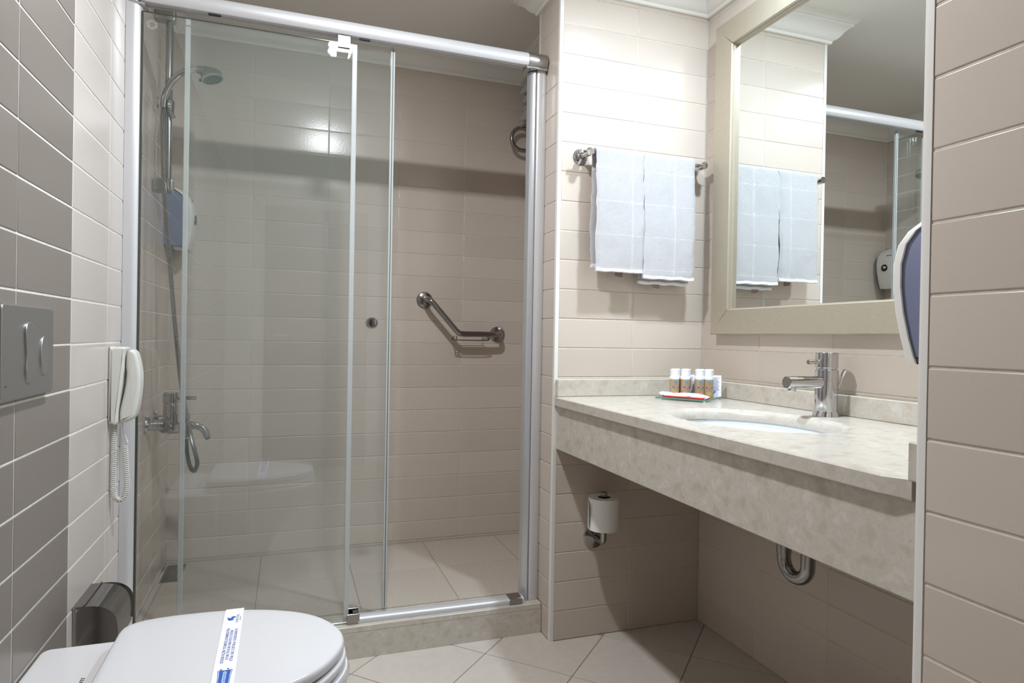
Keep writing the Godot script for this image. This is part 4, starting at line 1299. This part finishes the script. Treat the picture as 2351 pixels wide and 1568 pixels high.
# ---------------------------------------------------------------- things on the left wall
func build_left_wall_things() -> void:
	# flush plate: local x -> -z, y up, z -> +x
	var zc := -1.3775
	var T := Transform3D(Basis(Vector3(0, 0, -1), Vector3(0, 1, 0), Vector3(1, 0, 0)), Vector3(XL, 0.991, zc))
	var o := thing("flush_plate", T.origin, "satin chrome flush plate with two buttons on the grey tiles", "flush plate")
	part(o, "plate", geo().prism(rounded(0.243, 0.164, 0.010, 5), 0.0005, 0.0125, T, 0.0025, 3), M.plate_satin)
	var bigp := PackedVector2Array()
	for p in smooth([Vector2(-0.014, 0.053), Vector2(-0.0275, 0.040), Vector2(-0.0255, 0.015), Vector2(-0.022, -0.008), Vector2(-0.0245, -0.036), Vector2(-0.013, -0.056), Vector2(0.010, -0.052), Vector2(0.050, -0.034), Vector2(0.068, 0.0), Vector2(0.050, 0.034), Vector2(0.012, 0.049)], 6, true): bigp.append(p)
	if Geometry2D.is_polygon_clockwise(bigp): bigp.reverse()
	# both buttons stand proud at the side towards the room door and run out flush at the other
	part(o, "full_button", geo().prism(bigp, -0.006, 0.0, T * Transform3D(Basis(Vector3(0, 1, 0), 0.045), Vector3(0.0, 0.0, 0.0150)), 0.0022, 3), M.plate_satin)
	part(o, "half_button", geo().prism(oval(0.023, 0.038, 32, Vector2(0.070, -0.009)), -0.006, 0.0, T * Transform3D(Basis(Vector3(0, 1, 0), 0.06), Vector3(0.0, 0.0, 0.0184)), 0.002, 3), M.plate_satin)
	part(o, "maker_mark", geo().box(T * Vector3(-0.1035, -0.0555, 0.0127), Vector3(0.0004, 0.003, 0.008)), M.chrome_worn)
	# telephone
	var zp := -1.958
	var Q := Transform3D(Basis(Vector3(1, 0, 0), Vector3(0, 1, 0), Vector3(0, 0, 1)), Vector3(XL, 0, zp - 0.066))
	var ph := thing("wall_telephone", Vector3(XL, 0.78, zp - 0.033), "cream wall telephone with coiled cord beside the shower post", "telephone")
	var basep := PackedVector2Array()
	for p in smooth([Vector2(0.0005, 0.981), Vector2(0.010, 0.9865), Vector2(0.021, 0.9885), Vector2(0.0405, 0.986), Vector2(0.0392, 0.975), Vector2(0.0372, 0.954), Vector2(0.0367, 0.930), Vector2(0.0345, 0.910), Vector2(0.0325, 0.883), Vector2(0.0275, 0.845), Vector2(0.0242, 0.814), Vector2(0.0237, 0.7885), Vector2(0.018, 0.780), Vector2(0.008, 0.7835), Vector2(0.0005, 0.794), Vector2(0.0005, 0.889)], 3, true): basep.append(Vector2(maxf(p.x, 0.0004), p.y))
	if Geometry2D.is_polygon_clockwise(basep): basep.reverse()
	part(ph, "base", geo().prism(basep, 0.0, 0.066, Q, 0.006, 3), M.phone_plastic, 45.0)
	part(ph, "base_seam", geo().box(Vector3(XL + 0.0085, 0.883, zp + 0.0001), Vector3(0.0006, 0.19, 0.0006)), M.ink_grey)
	var handp := PackedVector2Array()
	for p in smooth([Vector2(0.0440, 0.9785), Vector2(0.055, 0.981), Vector2(0.0643, 0.970), Vector2(0.0712, 0.940), Vector2(0.0749, 0.907), Vector2(0.0735, 0.868), Vector2(0.0687, 0.829), Vector2(0.0612, 0.799), Vector2(0.0469, 0.788), Vector2(0.0305, 0.7855), Vector2(0.0258, 0.794), Vector2(0.0262, 0.817), Vector2(0.0318, 0.847), Vector2(0.0382, 0.883), Vector2(0.0412, 0.918), Vector2(0.0396, 0.932), Vector2(0.0398, 0.960)], 3, true): handp.append(p)
	if Geometry2D.is_polygon_clockwise(handp): handp.reverse()
	part(ph, "handset", geo().prism(handp, 0.006, 0.0585, Q, 0.009, 4), M.phone_plastic, 50.0)
	# cord: straight tails and a coil in between
	var zc2 := -1.988
	var cord := []
	for p in [Vector2(0.0110, 0.783), Vector2(0.0098, 0.737), Vector2(0.0092, 0.692), Vector2(0.0088, 0.647), Vector2(0.0088, 0.611), Vector2(0.0133, 0.583), Vector2(0.0242, 0.573), Vector2(0.0352, 0.581), Vector2(0.0418, 0.606), Vector2(0.0408, 0.6455), Vector2(0.0375, 0.691), Vector2(0.0352, 0.724)]:
		cord.append(Vector3(XL + p.x, p.y, zc2))
	var mid := smooth(cord, 60)
	var coil := []
	var dist := 0.0
	var up := Vector3(0, 0, 1)
	for k in mid.size() - 1:
		var t: Vector3 = (mid[k + 1] - mid[k]).normalized()
		var side := t.cross(up).normalized()
		var len: float = (mid[k + 1] - mid[k]).length()
		var sub := maxi(1, int(ceil(len / 0.00042)))
		for e in sub:
			var f := float(e) / sub
			var a := TAU * (dist + len * f) / 0.0053
			coil.append(mid[k].lerp(mid[k + 1], f) + (up * cos(a) + side * sin(a)) * 0.0060)
		dist += len
	var cd := part(ph, "cord", geo().tube(coil, 0.00185, 6), M.phone_plastic, 60.0)
	part(cd, "cord_tail", geo().tube(smooth([coil[coil.size() - 1], Vector3(XL + 0.0432, 0.727, zc2 + 0.004), Vector3(XL + 0.0400, 0.737, zc2), Vector3(XL + 0.0345, 0.752, zc2), Vector3(XL + 0.0300, 0.772, zc2), Vector3(XL + 0.0295, 0.790, zc2)], 5), 0.0018, 8), M.phone_plastic)
	part(cd, "cord_tail", geo().tube([coil[0], Vector3(XL + 0.012, 0.785, zc2), Vector3(XL + 0.014, 0.792, zc2)], 0.0018, 8), M.phone_plastic)
	# covered paper holder beside the toilet
	var hl := thing("covered_paper_holder", Vector3(XL, 0.27, -1.7575), "tarnished chrome hooded toilet paper holder beside the toilet", "paper holder")
	var side_ := PackedVector2Array()
	for p in smooth([Vector2(0.0005, 0.405), Vector2(0.018, 0.4048), Vector2(0.043, 0.4032), Vector2(0.0625, 0.3975), Vector2(0.0785, 0.385), Vector2(0.0870, 0.368), Vector2(0.0905, 0.345), Vector2(0.0900, 0.315)], 4): side_.append(p)
	side_.append(Vector2(0.060, 0.285))
	side_.append(Vector2(0.0005, 0.275))
	if Geometry2D.is_polygon_clockwise(side_): side_.reverse()
	var S := Transform3D(Basis.IDENTITY, Vector3(XL, 0, 0))
	part(hl, "side_plate", geo().prism(side_, -1.6865, -1.685, S), M.chrome_worn)
	var far := PackedVector2Array()
	for p in side_: far.append(Vector2(p.x * 1.05, p.y + 0.002 * smoothstep(0.0, 0.06, p.x)))
	part(hl, "side_plate", geo().prism(far, -1.8325, -1.8305, S), M.chrome_worn)
	# hood sheet
	var arc := smooth([Vector2(0.0005, 0.4052), Vector2(0.018, 0.4050), Vector2(0.043, 0.4034), Vector2(0.0627, 0.3977), Vector2(0.0787, 0.3852), Vector2(0.0872, 0.3682), Vector2(0.0907, 0.3452), Vector2(0.0905, 0.325), Vector2(0.0885, 0.305)], 4)
	var hood := []
	for z in [-1.8325, -1.825, -1.76, -1.695, -1.6845]:
		var r := PackedVector3Array()
		for p in arc: r.append(Vector3(XL + p.x, p.y, z))
		for k in range(arc.size() - 1, -1, -1):
			r.append(Vector3(XL + maxf(arc[k].x - 0.0012, 0.0004), arc[k].y - 0.0012, z))
		r.reverse()
		hood.append(r)
	part(hl, "hood", geo().loft(hood, false, false), M.chrome_worn, 40.0)
	part(hl, "hinge_rod", geo().tube([Vector3(XL + 0.022, 0.4065, -1.8325), Vector3(XL + 0.022, 0.4065, -1.6845)], 0.0024, 10), M.chrome_worn)
	part(hl, "rivet", geo().lathe([Vector2(0.0035, 0.0), Vector2(0.003, 0.0014), Vector2(0.0, 0.002)], 14, along(Vector3(XL + 0.010, 0.397, -1.685), Vector3(0, 0, 1))), M.chrome)
	single("spare_paper_roll", geo().lathe([Vector2(0.018, -0.065), Vector2(0.040, -0.065), Vector2(0.0405, -0.063), Vector2(0.0405, 0.063), Vector2(0.040, 0.065), Vector2(0.018, 0.065), Vector2(0.018, -0.065)], 40, along(Vector3(XL + 0.0455, 0.3415, -1.7585), Vector3(0, 0, 1))), M.paper, Vector3(XL + 0.0455, 0.301, -1.7585), "white toilet paper roll inside the tarnished chrome hood", "paper roll")
	# soap dispensers, one in the shower and one in the niche
	dispenser(Transform3D(Basis(Vector3(0, 1, 0), PI / 2), Vector3(XL, 1.350, -2.765)), "white and blue soap dispenser on the shower wall beside the riser rail")
	dispenser(Transform3D(Basis(Vector3(0, 1, 0), PI), Vector3(0.957, 1.001, ZN)), "white and blue soap dispenser on the niche wall opposite the towels")


# local: wall plane z = 0, front towards +z, bottom at y = 0
func dispenser(t: Transform3D, label: String) -> void:
	var o := local_thing("soap_dispenser", t, label, "soap dispenser", "soap dispensers")
	var prof := [[0.0, 0.083, 0.048], [0.012, 0.087, 0.0495], [0.04, 0.093, 0.053], [0.08, 0.099, 0.0575], [0.12, 0.102, 0.0605], [0.155, 0.101, 0.0615], [0.185, 0.094, 0.0605], [0.205, 0.080, 0.057], [0.222, 0.056, 0.050], [0.232, 0.032, 0.042], [0.237, 0.012, 0.034]]
	var inner := []
	var cover := []
	for p in prof:
		var y: float = p[0]
		var d: float = p[1]
		var w: float = p[2]
		var r := PackedVector3Array()
		var wi := w - 0.005
		var di := maxf(d - 0.014, 0.006)
		var yy := clampf(y, 0.010, 0.229)
		for q in [Vector2(-wi, 0.0005), Vector2(wi, 0.0005), Vector2(wi, di * 0.5), Vector2(wi, di), Vector2(0, di), Vector2(-wi, di), Vector2(-wi, di * 0.5)]:
			r.append(Vector3(q.x, yy, q.y))
		r.reverse()
		inner.append(r)
		var c := PackedVector3Array()
		var rim := 0.020 if d > 0.03 else d * 0.5
		var fr := []
		for k in 13:
			var a := PI * k / 12.0
			fr.append(Vector2(w * signf(cos(a)) * pow(absf(cos(a)), 0.42), d - rim + rim * pow(sin(a), 0.42)))
		for q in fr: c.append(Vector3(q.x, y, q.y))
		for k in range(12, -1, -1):
			var q: Vector2 = fr[k]
			c.append(Vector3(q.x * (1.0 - 0.0035 / w), y, maxf((d - rim) + (q.y - (d - rim)) * 0.75 , 0.0006)))
		c.reverse()
		cover.append(c)
	part(o, "housing", geo().loft(inner).moved(Transform3D.IDENTITY), M.dispenser_blue, 40.0)
	part(o, "front_cover", geo().loft(cover), M.dispenser_white, 40.0)
	var f := along(Vector3(0, 0.117, 0.1012), Vector3(0, 0, 1))
	part(o, "window", geo().lathe([Vector2(0.0, 0.0), Vector2(0.0165, 0.001), Vector2(0.0185, 0.0035), Vector2(0.0195, 0.0032), Vector2(0.0195, -0.004)], 28, f), M.window_dark)
	part(o, "push_bar", geo().box(Vector3(0, 0.005, 0.055), Vector3(0.06, 0.012, 0.05), 0.003), M.dispenser_white)
	letters(o, "...INORE", Transform3D(Basis(Vector3(1, 0, 0), -0.30), Vector3(-0.026, 0.1865, 0.0945)), 0.0055, 0.042, M.ink_black, true)


# ---------------------------------------------------------------- under the counter
func build_niche_things() -> void:
	var rx := 1.0098
	var ry := 0.3465
	var o := thing("paper_roll_holder", Vector3(rx, ry, ZT), "chrome upright paper roll holder on the wall under the counter", "paper holder")
	part(o, "rosette", geo().lathe([Vector2(0.0405, 0.0), Vector2(0.041, 0.002), Vector2(0.037, 0.006), Vector2(0.020, 0.010), Vector2(0.012, 0.016)], 36, along(Vector3(rx, ry, ZT), Vector3(0, 0, 1))), M.chrome_worn)
	var zc := ZT + 0.088
	var xc := 1.0015
	part(o, "arm", geo().tube(smooth([Vector3(rx, ry, ZT + 0.01), Vector3(rx - 0.001, ry + 0.001, ZT + 0.045), Vector3(rx - 0.004, ry + 0.004, zc - 0.018), Vector3(xc + 0.001, ry + 0.014, zc - 0.003), Vector3(xc, ry + 0.034, zc), Vector3(xc, ry + 0.06, zc)], 6), 0.0105, 16), M.chrome_worn)
	part(o, "spindle", geo().lathe([Vector2(0.006, 0.0), Vector2(0.006, 0.155), Vector2(0.0105, 0.156), Vector2(0.0105, 0.168), Vector2(0.0085, 0.170), Vector2(0.0, 0.170)], 20, Transform3D(Basis.IDENTITY, Vector3(xc, ry + 0.005, zc))), M.chrome_worn)
	var r := thing("paper_roll", Vector3(xc, 0.398, zc), "white toilet paper roll on the upright holder under the counter", "paper roll")
	part(r, "roll", geo().lathe([Vector2(0.0215, 0.0), Vector2(0.052, 0.0), Vector2(0.0525, 0.001), Vector2(0.0525, 0.1045), Vector2(0.052, 0.1055), Vector2(0.0215, 0.1055), Vector2(0.0215, 0.0)], 48, Transform3D(Basis.IDENTITY, Vector3(xc, 0.3985, zc))), M.paper)
	part(r, "core", geo().lathe([Vector2(0.0195, 0.0), Vector2(0.0214, 0.0), Vector2(0.0214, 0.1045), Vector2(0.0195, 0.1045), Vector2(0.0195, 0.0)], 32, Transform3D(Basis.IDENTITY, Vector3(xc, 0.399, zc))), mat("cardboard", rgb(120, 100, 80), 0.9))
	# loose end of the paper, lifted off the roll
	var sheet := []
	for k in 9:
		var t := k / 8.0
		var a := PI * (0.90 + 0.16 * t)
		var rad := 0.0528 + 0.009 * t * t
		var tuck := 0.012 * sin(PI * t)
		var ring := PackedVector3Array()
		for y in [0.4 + 0.012 * t, 0.503 - 0.022 * t]:
			ring.append(Vector3(xc + cos(a) * rad, y, zc - sin(a) * rad))
		for y in [0.503 - 0.022 * t, 0.4 + 0.012 * t]:
			ring.append(Vector3(xc + cos(a) * (rad + 0.0005), y, zc - sin(a) * (rad + 0.0005)))
		sheet.append(ring)
	part(r, "loose_sheet", geo().loft(sheet), M.paper, 50.0)


# ---------------------------------------------------------------- toiletries on the counter
func build_toiletries() -> void:
	var fl := Vector3(1.1497, 0, -1.8535)
	var fr := Vector3(1.2527, 0, -1.7176)
	var br := Vector3(1.3886, 0, -1.818)
	var bl := fl + br - fr
	var ctr := (fl + br) / 2
	var ex := (fr - fl).normalized()   # along the front edge
	var ez := (fr - br).normalized()   # towards the front
	var s := (fr - fl).length()
	var o := thing("glass_tray", Vector3(ctr.x, CY, ctr.z), "square green-edged glass tray in the counter corner", "tray")
	var B := Basis(ex, Vector3.UP, ex.cross(Vector3.UP))
	if B.z.dot(ez) < 0: B = Basis(-ex, Vector3.UP, (-ex).cross(Vector3.UP))
	var place := func(p: Vector3) -> Transform3D: return Transform3D(B, p)
	var ty := CY + 0.007
	part(o, "plate", geo().box(Vector3.ZERO, Vector3(s - 0.002, 0.0048, s - 0.002)).moved(place.call(Vector3(ctr.x, ty, ctr.z))), M.tray_glass)
	for k in 4:
		var d := Vector3([0, 0, 1, -1][k], 0, [1, -1, 0, 0][k])
		var sz := Vector3(s if k < 2 else 0.0012, 0.005, 0.0012 if k < 2 else s)
		part(o, "plate_edge", geo().box(d * (s / 2 - 0.0006), sz).moved(place.call(Vector3(ctr.x, ty, ctr.z))), M.glass_edge)
	for a in [-1, 1]:
		for b in [-1, 1]:
			part(o, "foot", geo().lathe([Vector2(0.005, 0.0), Vector2(0.0055, 0.001), Vector2(0.005, 0.0046), Vector2(0.0, 0.0046)], 14).moved(place.call(Vector3(ctr.x, CY, ctr.z) + B * Vector3(a * (s / 2 - 0.012), 0, b * (s / 2 - 0.012)))), M.bottle_cap)
	var top := ty + 0.0024
	# eight small bottles in two rows
	var row := Vector3(0.945, 0, 0.328)
	var fw := Vector3(0.328, 0, -0.945)
	var p0 := Vector3(1.272, top, -1.845) + row * 0.0085
	var offs := [-0.0555, -0.0195, 0.0285, 0.0595]
	var words := ["SHAMPOO", "SHOWER GEL", "CONDITIONER", "HAIR SHAMPOO"]
	var where := ["front row, at the end by the towel wall", "front row, second from the towel wall", "front row, second from the mirror side", "front row, at the end by the mirror"]
	var back := ["back row, at the end by the towel wall", "back row, second from the towel wall", "back row, second from the mirror side", "back row, at the end by the mirror"]
	for k in 4:
		bottle(p0 + row * offs[k], k, words[k], [0.10, 0.12, 0.06, -0.12][k], "small tan toiletry bottle with white cap, %s" % where[k])
		bottle(p0 + row * (offs[k] + 0.0135) + fw * 0.0345, k, words[3 - k], -0.5, "small tan toiletry bottle with white cap, %s" % back[k])
	# folded leaflets leaning behind the bottles
	leaflet(p0 + row * 0.0105 + fw * 0.022, 0.030, 0.072, 0.15, "narrow white leaflet with blue print between the tan bottles")
	leaflet(p0 + row * 0.0860 + fw * 0.012, 0.040, 0.072, -0.25, "white leaflet with blue print leaning beside the end bottle")
	# sachets heaped in front
	var red := local_thing("flat_packet", Transform3D(B * Basis(Vector3(0, 1, 0), -0.10), Vector3(ctr.x, top + 0.0006, ctr.z) + ez * 0.048 + ex * 0.006), "flat red packet under the white sachets on the tray", "packet")
	part(red, "packet", geo().prism(rounded(0.140, 0.062, 0.003, 3), 0.0, 0.0045, Transform3D(Basis(Vector3(1, 0, 0), -PI / 2), Vector3.ZERO), 0.0018, 2), M.sachet_red)
	var sp := [[-0.050, 0.040, 0.0058, 0.50, 0.070, 0.044, "white sachet with purple print, at the tray end by the towel wall"], [-0.006, 0.046, 0.0068, 0.15, 0.072, 0.046, "white sachet with purple print, in the middle of the tray front"], [0.042, 0.047, 0.0062, -0.18, 0.074, 0.044, "white sachet with purple print, at the tray end by the washbasin"]]
	for k in 3:
		var q: Array = sp[k]
		var t := Transform3D(B * Basis(Vector3(0, 1, 0), q[3]) * Basis(Vector3(1, 0, 0), 0.10) * Basis(Vector3(0, 0, 1), [-0.10, 0.05, -0.09][k]), Vector3(ctr.x, top + q[2], ctr.z) + ex * q[0] + ez * q[1])
		var sc := local_thing("sachet", t, q[6], "sachet", "sachets on the glass tray")
		part(sc, "pouch", pillow(q[4], q[5], 0.0065, k), M.sachet_white, 60.0)
		for j in 5:
			var zz: float = -q[5] * 0.28 + j * q[5] * 0.13
			part(sc, "print_line", geo().box(Vector3(0.002 * (j % 2), 0.0063 - 0.0016 * absf(j - 2.0), zz), Vector3(q[4] * (0.55 - 0.06 * (j % 3)), 0.0004, 0.0014)), M.ink_purple)


func pillow(w: float, l: float, h: float, sd: int) -> G:
	var nz := FastNoiseLite.new()
	nz.seed = 60 + sd
	nz.frequency = 30.0
	var n := 14
	var g := geo()
	var up := []
	var dn := []
	for i in n + 1:
		var a := []
		var b := []
		for j in n + 1:
			var u := float(i) / n * 2 - 1
			var v := float(j) / n * 2 - 1
			var f := pow(maxf(0.0, (1.0 - pow(absf(u), 3.0)) * (1.0 - pow(absf(v), 3.0))), 0.6)
			var c := nz.get_noise_2d(u * w, v * l) * 0.0022
			a.append(Vector3(u * w / 2, f * h + c + 0.0003, v * l / 2))
			b.append(Vector3(u * w / 2, -f * h * 0.35 + c - 0.0003, v * l / 2))
		up.append(a); dn.append(b)
	for i in n:
		for j in n:
			g.quad(up[i][j], up[i][j + 1], up[i + 1][j + 1], up[i + 1][j])
			g.quad(dn[i][j], dn[i + 1][j], dn[i + 1][j + 1], dn[i][j + 1])
	return g


func bottle(at: Vector3, kind: int, word: String, turn: float, label: String) -> void:
	# facing the camera side: local z towards -fw
	var face := Basis(Vector3(0, 1, 0), atan2(-0.328, 0.945) + turn)
	var o := local_thing("toiletry_bottle", Transform3D(face, at), label, "bottle", "toiletry bottles on the glass tray")
	part(o, "body", geo().lathe([Vector2(0.0, 0.0), Vector2(0.0145, 0.0), Vector2(0.0160, 0.0015), Vector2(0.0163, 0.004), Vector2(0.0163, 0.057), Vector2(0.0155, 0.059)], 32), M.bottle_tan)
	part(o, "shoulder", geo().lathe([Vector2(0.0160, 0.057), Vector2(0.0166, 0.0585), Vector2(0.0166, 0.0645), Vector2(0.0158, 0.0662), Vector2(0.0136, 0.0668)], 32), M.bottle_cap)
	part(o, "cap", geo().lathe([Vector2(0.0134, 0.0668), Vector2(0.0136, 0.068), Vector2(0.0136, 0.0855), Vector2(0.0139, 0.0858), Vector2(0.0139, 0.0895), Vector2(0.0128, 0.0908), Vector2(0.0, 0.0908)], 32), M.bottle_cap)
	var r := 0.0164
	for e in [[-0.0025, 0.0490, 0.0032], [0.0026, 0.0478, 0.0021], [0.0022, 0.0520, 0.0012]]:
		var a: float = e[0] / r
		part(o, "logo_dot", geo().lathe([Vector2(e[2], 0.0), Vector2(e[2], 0.0003), Vector2(0.0, 0.0003)], 16, along(Vector3(sin(a) * r, e[1], cos(a) * r), Vector3(sin(a), 0, cos(a)))), M.logo_blue)
	letters(o, "CRYSTAL", Transform3D(Basis.IDENTITY, Vector3(0, 0.0415, r)), 0.0022, 0.0185, M.ink_grey, false, false, r)
	letters(o, "HOTELS", Transform3D(Basis.IDENTITY, Vector3(0, 0.0385, r)), 0.0011, 0.008, M.ink_grey, false, false, r)
	part(o, "label_bar", bent_plate(0.0215, 0.0042, r, 0.0315), M.label_violet if kind in [1, 2] else M.label_purple)
	letters(o, word, Transform3D(Basis.IDENTITY, Vector3(0, 0.0315, r + 0.0003)), 0.0018, 0.0140, M.ink_white, true, false, r)
	part(o, "label_line", bent_plate(0.0150, 0.0008, r, 0.0268), M.ink_grey)
	part(o, "label_line", bent_plate(0.0150, 0.0012, r, 0.0208), M.label_pink)
	for e in [[-0.0035, 0.0120, 0.0034], [0.0030, 0.0108, 0.0038], [-0.0005, 0.0075, 0.0030]]:
		var a: float = e[0] / r
		part(o, "almond_print", geo().lathe([Vector2(e[2], 0.0), Vector2(e[2], 0.0003), Vector2(0.0, 0.0003)], 14, along(Vector3(sin(a) * r, e[1], cos(a) * r), Vector3(sin(a), 0, cos(a)))), M.almond)


func bent_plate(w: float, h: float, r: float, y: float) -> G:
	var g := geo()
	var n := 10
	var rings := []
	for k in n + 1:
		var a := (float(k) / n - 0.5) * w / r
		var c := Vector3(sin(a), 0, cos(a))
		rings.append(PackedVector3Array([c * (r - 0.0003) + Vector3(0, y - h / 2, 0), c * (r + 0.0002) + Vector3(0, y - h / 2, 0), c * (r + 0.0002) + Vector3(0, y + h / 2, 0), c * (r - 0.0003) + Vector3(0, y + h / 2, 0)]))
	return g.loft(rings)


func leaflet(at: Vector3, w: float, h: float, turn: float, label: String) -> void:
	var face := Basis(Vector3(0, 1, 0), atan2(-0.328, 0.945) + turn) * Basis(Vector3(1, 0, 0), -0.12)
	var o := local_thing("leaflet", Transform3D(face, at), label, "leaflet", "leaflets among the bottles")
	var pr := []
	for k in 13:
		var t := k / 12.0
		var z := -0.010 * t * t + 0.004 * t
		pr.append(PackedVector3Array([Vector3(-w / 2, h * t, z - 0.0003), Vector3(-w / 2, h * t, z + 0.0003), Vector3(w / 2, h * t, z + 0.0003), Vector3(w / 2, h * t, z - 0.0003)]))
	part(o, "sheet", geo().loft(pr), M.paper_band, 40.0)
	for k in 11:
		var t := 0.30 + 0.06 * k
		var z := -0.010 * t * t + 0.004 * t + 0.0004
		part(o, "print_line", geo().box(Vector3(-w * 0.03 * (k % 3), h * t, z), Vector3(w * (0.78 - 0.1 * (k % 3)), 0.0011, 0.0003)), M.ink_navy if k % 4 else M.ink_blue)
	part(o, "print_mark", geo().box(Vector3.ZERO, Vector3(w * 0.14, 0.016, 0.0004)).moved(Transform3D(Basis(Vector3(0, 0, 1), -0.6), Vector3(-w * 0.1, h * 0.17, 0.0010))), M.logo_blue)
